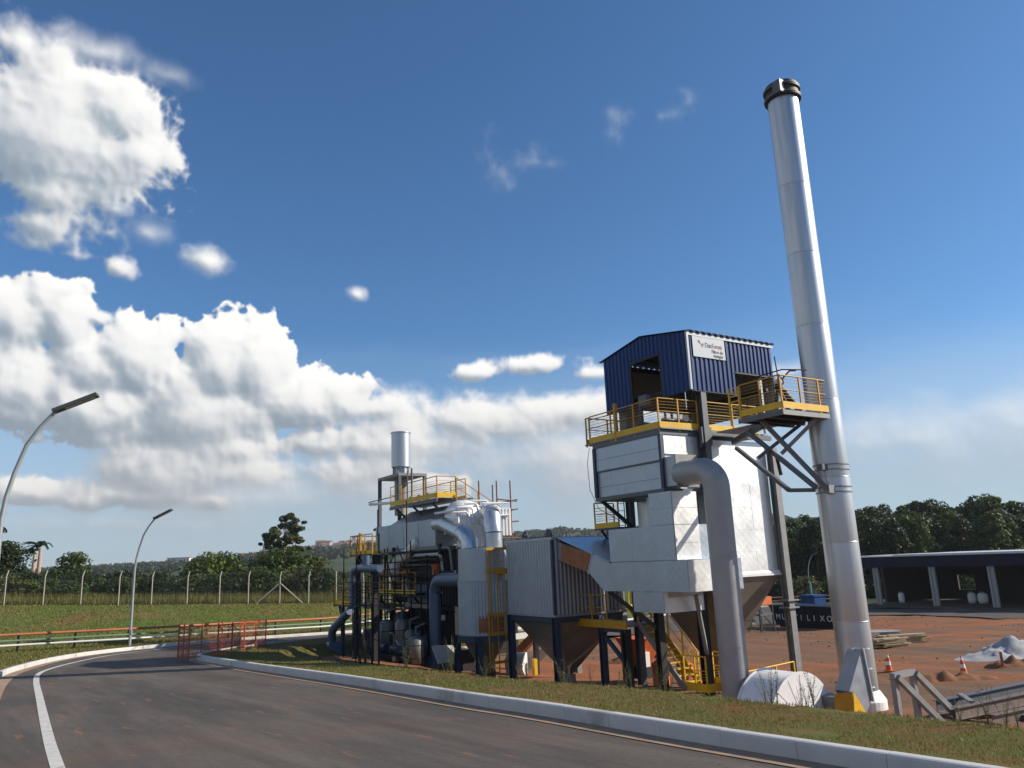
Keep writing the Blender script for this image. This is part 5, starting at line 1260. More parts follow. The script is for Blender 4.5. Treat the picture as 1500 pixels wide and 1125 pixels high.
G().tube([(18.1, 34.5, 3.95), (20.9, 33.85, 4.0)], .06, 8).make('header', 'white_lag', Gd)
G().tube([(18.2, 36.8, 4.3), (18.3, 34.6, 4.3), (18.3, 34.45, 4.1), (18.3, 34.45, 3.3)], .07, 8).make('header', 'white_lag', Gd)
Sr = thing('rust_scaffold', (21.2, 35.5, 1.0), 'rusty red tube scaffold rising above the bin against the sky', 'scaffold')
for b, z1, z0 in ((20.12, 5.9, 3.3), (20.95, 5.7, 4.0), (21.2, 5.92, 4.0), (22.05, 5.95, 1.5)): G().tube([(b, 35.5, z0), (b, 35.5, z1)], .042, 6).make('standard', 'scaffold', Sr)
for p, q in (((20.25, 35.55, 4.55), (22.5, 35.55, 4.95)), ((20.3, 35.55, 4.05), (22.5, 35.55, 4.45)), ((21.2, 35.45, 4.95), (22.4, 35.45, 4.85)), ((21.2, 35.45, 4.47), (22.2, 35.45, 4.4)), ((21.45, 35.5, 3.72), (22.5, 35.5, 3.8)), ((20.9, 35.5, 2.95), (22.6, 35.5, 2.9)), ((20.27, 35.5, 3.6), (20.27, 35.5, 4.55))):
    G().tube([p, q], .04, 6).make('ledger', 'scaffold', Sr)
# small machines glimpsed between the legs
Cv = thing('inclined_conveyor', (19.8, 33.5, -3.4), 'brown inclined conveyor with a white cover seen between bin and silo legs', 'conveyor')
G().beam((20.6, 34.0, -3.1), (21.4, 32.6, -1.75), .5, .35).make('trough', 'duct_rust', Cv)
G().beam((21.3, 33.2, -3.2), (22.6, 32.2, -1.9), .7, .4).make('cover', 'white_paint', Cv)
G().hbeam((20.9, 31.9, -3.45), (20.9, 31.9, -1.6), .2, .2, (0, 1, 0)).make('post', 'steel_light', Cv)
G().beam((18.9, 33.6, -1.9), (21.5, 33.6, -1.85), .25, .25).make('rail', 'white_paint', Cv)
Wm = thing('white_blower', (19.9, 32.0, -3.4), 'white blower casing lying in the sun behind the bin leg', 'blower')
G().tube([(19.7, 32.4, -2.9), (20.2, 31.7, -2.9)], .5, 16).make('casing', 'white_lag', Wm)
G().box(20.45, 20.62, 31.4, 31.6, -3.4, -2.7).make('chute', 'yellow_bright', Wm)
Ym = thing('yellow_motor', (19.4, 35.5, -3.4), 'small machine with a yellow domed motor between the silo legs', 'machine')
G().lathe([(.28, -2.15), (.26, -2.0), (.16, -1.88), (0, -1.85)], 18.6, 34.6, 14).make('motor_dome', 'yellow_bright', Ym)
G().lathe([(.2, -2.35), (.45, -2.3), (.42, -2.18), (.28, -2.16)], 18.6, 34.6, 14).make('collar', 'white_paint', Ym)
G().box(18.3, 18.95, 34.3, 34.95, -3.4, -2.36).make('base', 'steel_dark', Ym)
def scrap(b, a, z, rx, rz, m, label, s=(.9, .05, .6)):
    o = solid('sheet_offcut', G().box(-s[0] / 2, s[0] / 2, -s[1] / 2, s[1] / 2, 0, s[2]), m, (0, 0, 0), label, 'metal sheet'); o.location = pw(b, a, z); o.rotation_euler = (rx, 0.1, PHI + rz)
scrap(16.9, 36.9, -2.9, -.7, .6, 'cladding', 'pale metal sheet leaning on the grass edge before the furnace', (.7, .05, 1.3))
scrap(17.2, 33.6, -2.75, -.6, .3, 'concrete', 'pale concrete slab tilted at the grass edge left of the silo', (1.3, .12, .9))

# ------------------------------------------------------------------ yard and its clutter
Wh = thing('warehouse', (84.2, 47.0, -4.8), 'low open fronted shed with navy fascia and pale slanting posts beyond the yard', 'warehouse')
bf = 84.23
G().box(bf - 1.2, bf + 13.0, 28.0, 58.2, -4.95, -4.72).make('floor_slab', 'asphalt', Wh)
G().box(bf - .25, bf - .02, 28.0, 58.3, -.62, .56).make('fascia', 'fascia_navy', Wh)
G().box(bf - .35, bf + 13.4, 28.0, 53.6, .565, .78).make('roof_slab', 'roof_white', Wh)
G().box(bf - .35, bf + 13.4, 53.62, 58.5, .565, .72).make('roof_slab', 'white_paint', Wh)
for a in (56.35, 49.65, 43.45, 37.2, 31.0):
    gg = G()
    for k in (-.22, .22): gg.box(bf + .02, bf + .28, a + k - .11, a + k + .11, -4.72, -.64)
    gg.box(bf + .1, bf + .2, a - .11, a + .11, -4.72, -.64)
    gg.make('post', 'warehouse_post', Wh)
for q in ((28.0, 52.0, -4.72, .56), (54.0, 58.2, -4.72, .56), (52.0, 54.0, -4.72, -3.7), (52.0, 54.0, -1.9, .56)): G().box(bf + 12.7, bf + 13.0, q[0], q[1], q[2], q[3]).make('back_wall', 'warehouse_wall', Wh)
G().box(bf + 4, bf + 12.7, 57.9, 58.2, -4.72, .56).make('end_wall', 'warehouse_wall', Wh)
for a in (42.3, 41.2, 45.6): G().box(bf + 12.62, bf + 12.69, a - .35, a + .35, -2.6, -1.7).make('window', 'gauge', Wh)
for a in (49.6, 43.4, 37.2): G().beam((bf + .3, a, .3), (bf + 12.7, a, .3), .2, .4).make('roof_beam', 'steel_dark', Wh)
def bag(b, a, s, label):
    t = thing('bulk_bag', (b, a, -4.72), label, 'bag', 'white bulk bags in the shed')
    gg = G(); gg.lathe([(0, -4.72), (.46 * s, -4.72), (.56 * s, -4.4), (.57 * s, -3.95), (.48 * s, -3.68), (.2, -3.6), (0, -3.58)], b, a, 8); gg.make('sack', 'white_paint', t)
    for k in (-.3, .3): G().tube([(b + k, a, -3.7), (b + k, a + .05, -3.45), (b + k * .4, a, -3.6)], .025, 5).make('loop', 'white_rail', t)
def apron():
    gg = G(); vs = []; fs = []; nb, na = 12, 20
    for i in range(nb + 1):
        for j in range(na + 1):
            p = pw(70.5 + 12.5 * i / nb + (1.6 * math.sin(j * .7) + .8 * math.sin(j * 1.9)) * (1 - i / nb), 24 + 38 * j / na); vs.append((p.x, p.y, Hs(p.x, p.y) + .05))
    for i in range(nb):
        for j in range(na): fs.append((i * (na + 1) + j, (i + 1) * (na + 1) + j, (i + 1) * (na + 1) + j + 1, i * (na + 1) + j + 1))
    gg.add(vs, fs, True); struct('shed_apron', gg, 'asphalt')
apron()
bag(89.5, 48.6, .8, 'white bulk bag left of the pair inside the open shed')
bag(89.6, 47.5, .95, 'larger white bulk bag right of the pair inside the open shed')
bag(87.5, 55.6, .6, 'small pale bulk bag beside the first post of the shed')

Dm = thing('waste_skip', (53.8, 42.6, -4.4), 'long dark navy roll off waste skip with white spaced lettering in the yard', 'skip')
b_, a0_, a1_, z0_, z1_ = 53.2, 39.3, 45.6, -4.15, -2.75
G().prism([(a0_, z0_), (a1_ - .5, z0_), (a1_, z1_), (a0_, z1_)], 'x', b_, b_ + 2.3).make('body', 'skip_navy', Dm)
G().box(b_ - .06, b_ + 2.36, a0_ - .04, a1_ + .06, z1_ - .02, z1_ + .12).make('top_rim', 'skip_navy', Dm)
for k in range(7): G().box(b_ - .07, b_ - .005, a0_ + .2 + .9 * k - .05, a0_ + .2 + .9 * k + .05, z0_ + .9, z1_ - .03).make('rib', 'skip_navy', Dm)
for k in (0, 1): G().box(b_ + .3 + 1.4 * k, b_ + .55 + 1.4 * k, a0_ + .2, a1_ - .6, z0_ - .22, z0_ - .005).make('skid', 'steel_dark', Dm)
G().add([(b_ + .02, a1_ - .45, z0_ + .12), (b_ + 2.25, a1_ - .45, z0_ + .12), (b_ + 2.25, a1_ + .01, z1_ - .08), (b_ + .02, a1_ + .01, z1_ - .08)], [(0, 1, 2, 3)]).make('end_flap', 'blue_duct', Dm)
for i, ch in enumerate('MULTILIXO'):
    text_part(ch, .62, 'lettering', Dm, (b_ - .075, 45.0 - .605 * i, z0_ + .42), (0, -1, 0), (0, 0, 1))
Bt = thing('blue_tank', (57, 44, -4.5), 'small blue tank standing behind the navy skip next to the chimney', 'tank')
G().box(58.6, 60.1, 45.3, 46.7, -4.5, -2.3).make('body', 'navy_sheet', Bt)
G().box(58.5, 60.2, 45.2, 46.8, -2.29, -2.15).make('lid', 'navy_sheet', Bt)
G().tube([(59.2, 46.0, -2.2), (59.2, 46.0, -1.0)], .08, 8).make('vent', 'teal', Bt)
Om = thing('orange_generator', (49.0, 42.0, -4.3), 'orange topped machine on a dark trestle at the yard edge below the hopper', 'machine')
ob, oa = 49.7, 43.6
G().box(ob - .8, ob + .8, oa - .6, oa + .6, -2.35, -1.75).make('cover', 'orange', Om)
for k in (-.75, .75):
    for j in (-.6, .6): G().beam((ob + k, oa + j, -4.35), (ob + k, oa + j, -2.35), .1, .1).make('leg', 'steel_dark', Om)
G().beam((ob - .75, oa - .6, -2.7), (ob + .75, oa - .6, -4.1), .08, .08).make('brace', 'steel_dark', Om)
G().box(ob - .8, ob + .8, oa - .65, oa + .65, -3.15, -3.0).make('shelf', 'steel_grey', Om)
G().tube([(ob - 1.9, oa + .2, -3.7), (ob - .9, oa + .2, -3.7)], .45, 12).make('tank', 'hopper_steel', Om)

# timber
def timber(x, y, rot, n, L, label, m='timber', w=.22, t_=.07, lay=5):
    th = thing('timber_pile', (x, y, Hs(x, y)), label, 'timber', 'timber piles in the yard', plant=False)
    z = Hs(x, y)
    for i in range(n):
        row = i // (n // lay + 1); k = i % (n // lay + 1); c = math.cos(rot); s = math.sin(rot); jit = random.uniform(-.25, .25)
        off_ = (k - n / lay / 2) * (w + .03) + random.uniform(-.04, .04); an = rot + random.uniform(-.07, .07)
        p = Vector((x - s * off_ + c * jit, y + c * off_ + s * jit, z + .05 + row * (t_ + .03))); d = Vector((math.cos(an), math.sin(an), random.uniform(-.01, .02))) * (L / 2 * random.uniform(.85, 1.05))
        G().beam(p - d, p + d, w, t_).make('plank', m, th)
timber(22.9, 49.2, .10, 22, 2.6, 'stack of pale planks at the right end of the timber heap', 'timber')
timber(20.9, 46.6, .25, 14, 2.0, 'low pile of pale planks nearest the chimney foot', 'timber')
timber(22.6, 52.0, -.15, 30, 2.6, 'upper heap of weathered boards behind the other timber', 'concrete', lay=6)
timber(20.9, 49.6, .9, 18, 2.0, 'dark jumbled boards between the pale timber piles', 'timber_dark', lay=5)
# heaps of sand and earth
def heap(name, x, y, peaks, R_, m, label, cat, seed):
    rr = np.random.default_rng(seed); n = 46; gg = G(); vs = []; fs = []
    for i in range(n):
        for j in range(n):
            u = (i / (n - 1) * 2 - 1) * R_; v = (j / (n - 1) * 2 - 1) * R_; z = 0
            for (px, py, h, s) in peaks:
                d = math.hypot(u - px, v - py); z = max(z, h * max(0, 1 - d / s))
            z += .09 * math.sin(u * 5 + v * 3) * math.sin(v * 4.2 - u) * min(1, z * 4) + .05 * math.sin(u * 11 - v * 8) * min(1, z * 3) + rr.normal(0, .015) * min(1, z * 3)
            vs.append((x + u, y + v, Hs(x + u, y + v) - .04 + z * 1.0 - (.08 if z <= 0 else 0)))
    for i in range(n - 1):
        for j in range(n - 1): fs.append((i * n + j, (i + 1) * n + j, (i + 1) * n + j + 1, i * n + j + 1))
    gg.add(vs, fs, True); return solid(name, gg, m, (x, y, Hs(x, y)), label, cat, plant=False)
heap('sand_pile', 24.6, 39.4, [(-.9, .3, .95, 1.9), (1.1, .2, 1.05, 2.0), (-2.3, -.4, .42, 1.5), (2.6, -.5, .9, 1.8), (.3, -1.2, .35, 1.6), (-3.0, -.6, .2, 1.2)], 5.0, 'sand', 'pale grey sand heap with two peaks at the right of the yard', 'sand pile', 3)
heap('earth_ridge', 22.2, 35.6, [(-1.6, 0, .35, .6), (-1.0, 0, .38, .6), (-.4, .05, .38, .6), (.2, .05, .36, .6), (.8, .1, .3, .6)], 2.6, 'soil', 'added narrow earth ridge, shading like a trench, in front of the sand heap', 'spoil', 4)  # ridge added for its shaded side, standing in for a dark trench
heap('earth_ridge', 16.6, 32.6, [(-1.4, .2, .28, .7), (-.7, .1, .32, .7), (0, 0, .34, .7), (.7, -.1, .28, .7), (1.4, -.2, .2, .6)], 2.8, 'soil', 'added low earth ridge, shading like a trench, between the two traffic cones', 'spoil', 5)  # also added, its shade takes the place of a dug hollow
heap('earth_ridge', 7.6, 44.5, [(-1, 0, .6, 1.2), (.4, .2, .8, 1.4), (1.6, .2, .6, 1.3), (-2.2, -.2, .4, 1.1)], 4.0, 'soil', 'broken red earth bank seen between the bin and the tower legs', 'spoil', 6)
# cones
def cone(x, y, label, lean):
    z = Hs(x, y); t = thing('traffic_cone', (x, y, z), label, 'cone', 'traffic cones in the yard', plant=False)
    G().box(x - .17, x + .17, y - .17, y + .17, z, z + .035).make('base', 'orange', t)
    for (r0, z0, r1, z1, m) in ((.135, .036, .105, .25, 'orange'), (.105, .252, .08, .40, 'white_paint'), (.08, .402, .055, .55, 'orange'), (.055, .552, .035, .66, 'white_paint'), (.035, .662, .022, .72, 'orange')):
        G().lathe([(r0, z + z0), (r1, z + z1)], x, y, 14).make('band', m, t)
    t.rotation_euler = (0, lean, 0)
cone(15.5, 34.9, 'left orange and white traffic cone near the chimney foot', .03)
cone(17.9, 33.5, 'right orange and white traffic cone below the sand heap', -.04)
for (x, y, h, lb) in ((20.5, 35.2, .6, 'short rusty stake in front of the sand heap'), (12.6, 58.0, .9, 'thin survey stake before the navy skip'), (16.5, 60.3, .7, 'short survey stake at the foot of the navy skip')):
    z = Hs(x, y); solid('stake', G().box(x - .04, x + .04, y - .04, y + .04, z - .1, z + h).box(x - .05, x + .05, y - .05, y + .05, z + h, z + h + .02), 'duct_rust' if h < .65 else 'timber', (x, y, z), lb, 'stake', plant=False)

# loose steelwork by the bank
Af = thing('steel_trestle', (21.0, 13.0, -3.3), 'grey steel trestle frame with two sloping legs beside the chimney foot', 'trestle')
for b, a, zt in ((20.36, 13.5, -1.72), (21.30, 13.55, -1.72)):
    G().beam((b, a, -3.4), (b, a, zt - .08), .14, .14).make('post', 'steel_light', Af)
    G().beam((b + .02, a - .09, zt - .02), (b + 1.85, a - .12, -3.2), .14, .15).make('sloping_leg', 'steel_light', Af)
G().beam((20.29, 13.5, zt + .005), (21.37, 13.55, zt + .005), .15, .15).make('crossbar', 'steel_light', Af)
G().box(20.3, 22.6, 13.2, 13.9, -3.3, -3.1).make('base_plate', 'steel_light', Af)
Ib = thing('steel_beams', (24.5, 13.0, -3.3), 'pair of long primed steel beams lying on the ground at the lower right', 'beam')
for (p, q, m) in (((22.8, 13.9, -2.84), (28.5, 13.7, -2.84), 'steel_grey'), ((22.5, 13.2, -2.9), (28.5, 12.9, -2.9), 'primer_steel'), ((23.2, 12.6, -3.1), (28.5, 12.2, -3.1), 'primer_steel')):
    G().hbeam(p, q, .2, .32).make('girder', m, Ib)
for b in (23.0, 24.6, 27.5): G().beam((b, 12.2, -3.2), (b, 14.0, -3.2), .15, .2).make('bearer', 'timber_dark', Ib)
G().beam((23.4, 13.2, -2.70), (24.1, 13.9, -2.65), .15, .05).make('loose_bar', 'steel_light', Ib)

# ------------------------------------------------------------------ road side: lamps, rails, fence, net
def lamp(x, y, rot, label):
    z = Hs(x, y) + DZI - .02
    t = thing('street_lamp', (x, y, z), label, 'street lamp', 'curved street lamps along the road', plant=False)
    pts = [(0, 0), (0, 2.0), (0, 3.95), (.06, 4.5), (.18, 5.05), (.39, 5.75), (.65, 6.2), (.95, 6.58), (1.0, 6.63)]
    G().tube([(x + p[0], y, z + p[1]) for p in pts], [.075, .068, .06, .055, .052, .05, .046, .044, .044], 10).make('pole', 'lamp_grey', t)
    G().box(x - .14, x + .14, y - .14, y + .14, z, z + .03).make('base_plate', 'lamp_grey', t)
    d = Vector((.9, 0, .40)).normalized(); p = Vector((x + .92, y, z + 6.60)); h = G().beam(p, p + d * 1.08, .26, .09, (0, 0, 1)).make('lamp_head', 'lamp_head', t)
    n = Vector((-d.z, 0, d.x)); G().beam(p + d * .28 - n * .052, p + d * 1.0 - n * .052, .20, .012, (0, 0, 1)).make('lens', 'lens', h)
    G().box(x - .012, x + .085, y - .05, y + .05, z + .6, z + .85).make('access_door', 'lamp_grey', t)
    t.rotation_euler = (0, 0, rot); return t
lamp(-20.55, 42.4, -.10, 'farther curved street lamp standing behind the white kerb')
lamp(-12.45, 18.85, .22, 'nearest tall curved street lamp, cut by the left edge of the photo')
lamp(46.1 * .93, 127.9 * .93, 0.0, 'distant curved street lamp in front of the eucalyptus grove')
def along(th_deg, tab, extra=0.0):
    th = math.radians(th_deg); r = float(np.interp(th, TH, tab)) + extra; return r * math.sin(th), r * math.cos(th)
def rail_run(t0, t1, step, tab, extra, label, cols_, name='guard_rail'):
    n = int((t1 - t0) / step); P = []
    for i in range(n + 1):
        x, y = along(t0 + (t1 - t0) * i / n, tab, extra); P.append(Vector((x, y, Hs(x, y) + DZI)))
    t = thing(name, tuple(P[0]), label, 'guard rail', plant=False)
    for (h, r_, m) in cols_: G().tube([p + Vector((0, 0, h)) for p in P], r_, 6).make('rail', m, t)
    for i, p in enumerate(P):
        if i % 2 == 0: G().box(p.x - .045, p.x + .045, p.y + .07, p.y + .16, p.z - .1, p.z + cols_[0][0] + .03).make('post', 'steel_dark', t)
rail_run(-62, -2, 1.5, R_R, -1.1, 'long three pipe guard rail, orange over green over white, below the grass bank', ((.86, .075, 'orange_rail'), (.56, .06, 'green_rail'), (.34, .06, 'white_rail')))
rail_run(9.0, 22.0, 1.0, R_R, -1.5, 'distant orange and white guard rail beyond the yard', ((.95, .09, 'orange_rail'), (.5, .07, 'white_rail')))
# fence
def deg_px(px): return math.degrees(math.atan((px - 760) / 1164.0))
Fp = [deg_px(x) for x in (-175, -108, -48, 8, 65, 120, 175, 223, 275, 322, 364, 410, 452, 492, 532, 570, 606, 640, 672)]
def fpos(d): x, y = along(d, R_F, 0.0); return Vector((x, y, Hs(x, y) + DZI * .5))
fr = fpos(Fp[0])
Fn = thing('chain_link_fence', tuple(fr), 'chain link fence on bent topped concrete posts along the crest of the grass bank', 'fence', plant=False)
for i, d in enumerate(Fp):
    p = fpos(d); q = (fpos(Fp[min(i + 1, len(Fp) - 1)]) - fpos(Fp[max(i - 1, 0)])).normalized(); nrm = Vector((q.y, -q.x, 0))
    if nrm.y > 0: nrm = -nrm
    G().tube([p - Vector((0, 0, .2)), p + Vector((0, 0, 2.15)), p - nrm * .10 + q * .10 + Vector((0, 0, 2.6))], [.06, .055, .045], 6, smooth=False).make('post', 'post_concrete', Fn)
    if i in (11,):
        for s_ in (-1, 1): G().tube([p + q * s_ * 2.0 - Vector((0, 0, .1)), p + Vector((0, 0, 1.6)) + q * s_ * .08], .06, 6, smooth=False).make('brace', 'post_concrete', Fn)
wm = G()
for i in range(len(Fp) - 1):
    a, b = fpos(Fp[i]), fpos(Fp[i + 1]); L = (b - a).length
    for h in (.05, .7, 1.4, 2.1): wm.tube([a + Vector((0, 0, h)), b + Vector((0, 0, h))], .010, 3, cap=False)
    k = int(L / .13)
    for s_ in (1, -1):
        for j in range(-15, k):
            u0, u1 = j / k, (j + 15.4) / k; h0, h1 = .05, 2.05
            if u0 < 0: h0 = .05 + 2.0 * (-u0) / (u1 - u0); u0 = 0
            if u1 > 1: h1 = .05 + 2.0 * (1 - j / k) / (15.4 / k); u1 = 1
            p = a.lerp(b, u0 if s_ > 0 else 1 - u0); q = a.lerp(b, u1 if s_ > 0 else 1 - u1)
            wm.tube([p + Vector((0, 0, h0)), q + Vector((0, 0, h1))], .0055, 3, cap=False)
    for h, o in ((2.25, .06), (2.4, .16), (2.54, .25)): wm.tube([a + Vector((0, o, h)), b + Vector((0, o, h))], .008, 3, cap=False)
wo = wm.make('wire_mesh', 'wire', Fn); wo['kind'] = 'stuff'
# orange safety net round the tip of the island
Np = [(-13.15, 31.0), (-12.15, 29.55), (-11.45, 30.5), (-12.15, 38.4)]
Nz = lambda x, y: Hs(x, y) + .1
nt = thing('safety_net', (-12.5, 31.0, Nz(-12.5, 31.0)), 'orange plastic safety net on thin posts round the tip of the grass island', 'barrier', plant=False)
NETPOSTS = []
def netrun(a, b, n, h=1.12, sag=.0, m='net_orange', z0=.05):
    A = Vector((a[0], a[1], Nz(*a))); B = Vector((b[0], b[1], Nz(*b))); L = (B - A).length; gg = G(); k = max(4, int(L / .15))
    zf = lambda t, f: z0 + (h - z0) * f - sag * math.sin(math.pi * ((t * n) % 1)) * f
    for i in range(k + 1):
        p = A.lerp(B, i / k); gg.tube([p + Vector((0, 0, zf(i / k, 0))), p + Vector((0, 0, zf(i / k, 1)))], .0055, 3, cap=False)
    for j in range(9):
        gg.tube([A.lerp(B, i / 24) + Vector((0, 0, zf(i / 24, j / 8))) for i in range(25)], .006 if j not in (0, 8) else .020, 3, cap=False)
    o = gg.make('net', m, nt)
    for i in range(n + 1):
        p = A.lerp(B, i / n)
        if any((p - q).length < .3 for q in NETPOSTS): continue
        NETPOSTS.append(p); G().beam(p - Vector((0, 0, .2)), p + Vector((0, 0, h + .08)), .04, .04).make('post', 'net_orange', nt)
netrun(Np[0], Np[1], 2); netrun(Np[1], Np[2], 1); netrun(Np[2], (-12.0, 35.0), 2, sag=.25); netrun((-12.0, 35.0), Np[3], 2, sag=.3); netrun(Np[0], (-13.1, 37.6), 3, sag=.15); netrun((-13.1, 37.6), Np[3], 1)
def nettop(a, b):
    A = Vector((a[0], a[1], Nz(*a) + 1.12)); B = Vector((b[0], b[1], Nz(*b) + 1.12)); G().tube([A, B], .02, 5).make('top_cord', 'net_orange', nt)
nettop(Np[2], (-12.0, 35.0)); nettop((-12.0, 35.0), Np[3])

# ------------------------------------------------------------------ vegetation
def leaf_cloud(clumps, size, seed, flat=.5, droop=0.0):
    """leaf sized quads over the shells of many clumps"""
    r = np.random.default_rng(seed); V = []
    for (cx_, cy_, cz_, rx, rz, n) in clumps:
        d = r.normal(size=(n, 3)); d /= np.linalg.norm(d, axis=1)[:, None]
        rad = r.uniform(.55, 1.05, n) ** .7
        c = np.stack([cx_ + d[:, 0] * rx * rad, cy_ + d[:, 1] * rx * rad, cz_ + d[:, 2] * rz * rad], 1)
        nrm = d * .8 + r.normal(size=(n, 3)) * .6; nrm[:, 2] += flat; nrm /= np.linalg.norm(nrm, axis=1)[:, None]
        t = np.cross(nrm, r.normal(size=(n, 3))); t /= np.linalg.norm(t, axis=1)[:, None] + 1e-9
        b = np.cross(nrm, t); s = size * r.uniform(.6, 1.35, n)[:, None]
        t = t * s; b = b * s * .62
        c[:, 2] -= droop * r.uniform(0, 1, n)
        V.append(np.stack([c - t, c + b, c + t, c - b], 1).reshape(-1, 3))
    V = np.concatenate(V); n4 = len(V) // 4
    return V, np.arange(n4 * 4).reshape(-1, 4)
def np_mesh(name, V, F, m, smooth=False):
    me = bpy.data.meshes.new(name); nv, nf = len(V), len(F); k = F.shape[1]
    me.vertices.add(nv); me.vertices.foreach_set('co', np.asarray(V, np.float32).ravel())
    me.loops.add(nf * k); me.loops.foreach_set('vertex_index', F.astype(np.int32).ravel())
    me.polygons.add(nf); me.polygons.foreach_set('loop_start', np.arange(0, nf * k, k, dtype=np.int32)); me.polygons.foreach_set('loop_total', np.full(nf, k, np.int32))
    me.materials.append(MATS[m]); me.update(calc_edges=True); me.validate(); return me
def branch_mesh(name, lines, m):
    gg = G()
    for pts, r0, r1 in lines:
        k = len(pts); gg.tube(pts, [r0 + (r1 - r0) * i / (k - 1) for i in range(k)], 7)
    return gg.mesh(name, m)
def make_tree(name, seed, h, w, clear, n_cl, leaf, per, m_leaf, m_bark, top_heavy=.5, cl=.24, r0=.16):
    """trunk with limbs, crown of many leaf clumps at limb ends; base at the origin"""
    r = np.random.default_rng(seed); clumps = []; lines = []
    tp = [(0, 0, 0)]; x = y = 0.0
    for i in range(1, 6):
        x += r.normal(0, .035 * h / 5); y += r.normal(0, .035 * h / 5); tp.append((x, y, h * .88 * i / 5))
    lines.append((tp, r0, r0 * .25))
    for i in range(n_cl):
        f = clear + (1 - clear) * (i + r.uniform(0, 1)) / n_cl
        prof_ = math.sin(math.pi * min(1, max(.05, (f - clear) / (1 - clear)) ** top_heavy * .93 + .04)) ** .6
        an = i * 2.399 + r.normal(0, .4); rad = w * .5 * prof_ * r.uniform(.45, 1.0); z = h * f * r.uniform(.95, 1.0)
        k = min(4, int(f / .88 * 5)); base = Vector(tp[max(0, k - 1)])
        c = (base.x + rad * math.cos(an), base.y + rad * math.sin(an), z); s = w * cl * r.uniform(.7, 1.25)
        clumps.append((c[0], c[1], min(c[2], h - s * .5), s, s * .72, int(per * r.uniform(.8, 1.2))))
        lines.append(([tuple(base), tuple(base.lerp(Vector(c), .5) + Vector((0, 0, .05 * h))), c], r0 * .35, r0 * .08))
    V, F_ = leaf_cloud(clumps, leaf, seed + 1)
    return np_mesh('crown', V, F_, m_leaf), branch_mesh('trunk', lines, m_bark)
def plant_tree(name, meshes, loc, rot, sc, label, cat='tree', group=None):
    o = bpy.data.objects.new(name, None); COL.objects.link(o); o.location = loc; o.rotation_euler = (0, 0, rot); o.scale = sc
    for nm, me in zip(('crown', 'trunk'), meshes):
        c = bpy.data.objects.new(nm, me); COL.objects.link(c); c.parent = o
    BASE[o.name] = tuple(loc); return tag(o, label, cat, group)
def hor(px): return 852 - .04 * px
def at_px(px, Y): return (px - 760) / 1164.0 * Y * 1.0

ORD = ['first', 'second', 'third', 'fourth', 'fifth', 'sixth', 'seventh', 'eighth', 'ninth', 'tenth', 'eleventh', 'twelfth', 'thirteenth', 'fourteenth', 'fifteenth', 'sixteenth', 'seventeenth', 'eighteenth', 'nineteenth', 'twentieth'] + ['twenty-' + w for w in ('first', 'second', 'third', 'fourth', 'fifth', 'sixth', 'seventh', 'eighth', 'ninth')] + ['thirtieth'] + ['thirty-' + w for w in ('first', 'second', 'third', 'fourth', 'fifth', 'sixth', 'seventh', 'eighth', 'ninth')] + ['fortieth']
def number(objs):
    """alike neighbours told apart by counting along their row from the left"""
    rows_ = {}
    for o in objs: rows_.setdefault(o['label'], []).append(o)
    for lb, os_ in rows_.items():
        if len(os_) < 2: continue
        os_.sort(key=lambda o: math.atan2(o.location[0], o.location[1]))
        for k, o in enumerate(os_): o['label'] = ORD[k] + ' ' + lb + ' from left'
GROVE = []; SCRUB = []; TOWN = []; WEEDS = []
# eucalyptus grove behind the shed
EU = [make_tree('eucalyptus', 30 + k, 15, 6.6, .12, 30, .30, 105, 'leaf_dark' if k % 2 else 'leaf_mid', 'bark', .6, .19, .2) for k in range(5)]
topx = [1120, 1150, 1165, 1190, 1250, 1285, 1310, 1340, 1365, 1390, 1420, 1450, 1470, 1500, 1560]; topy = [768, 761, 757, 749, 750, 736, 745, 735, 729, 741, 739, 722, 729, 733, 735]
kindw = ['dark green eucalyptus', 'mid green eucalyptus', 'bushy dark eucalyptus', 'slender eucalyptus', 'broad eucalyptus']
ii = 0
for row, (Y0, n) in enumerate(((146, 30), (137, 26), (129, 20))):
    for k in range(n):
        px = 1128 + (1545 - 1128) * (k + random.uniform(.15, .85)) / n; Y = Y0 + random.uniform(-3, 3); x = at_px(px, Y); z = Hs(x, Y)
        ty = float(np.interp(px, topx, topy)) + random.uniform(-2, 7) + row * 7 + (random.uniform(0, 14) if row else 0)
        zt = 1.7 + (hor(px) - ty) / 1164 * Y; v = (k * 3 + row) % 5; hh = (zt - z) / 15.0
        GROVE.append(plant_tree('eucalyptus_tree', EU[v], (x, Y, z), random.uniform(0, 6.28), (hh * random.uniform(.85, 1.1), hh * random.uniform(.85, 1.1), hh), kindw[v] + (' along the front of the grove behind the shed' if row == 2 else ' inside the grove behind the shed' if row == 1 else ' on the grove skyline behind the shed'), 'tree', ('front', 'inner', 'skyline')[2 - row] + ' ' + kindw[v] + ' trees'))
        ii += 1
BU = [make_tree('bush', 60 + k, 3.0, 3.6, .02, 20, .17, 85, ('leaf_mid', 'leaf_olive', 'leaf_dark', 'leaf_light')[k], 'bark', .9, .26, .05) for k in range(4)]
bw = ['mid green bush', 'olive bush', 'dark bush', 'light green bush']
for k in range(16):
    px = 1085 + 27 * k + random.uniform(-8, 8); Y = 121 + random.uniform(-1, 3) if px < 1240 else 124 + random.uniform(0, 2); x = at_px(px, Y); v = (k * 7) % 4
    s = random.uniform(.7, 1.2); SCRUB.append(plant_tree('bush', BU[v], (x, Y, Hs(x, Y) + .1), random.uniform(0, 6), (s * 1.2, s * 1.2, s), bw[v] + ' at the foot of the grove beyond the yard', 'bush', bw[v] + 'es before the grove'))
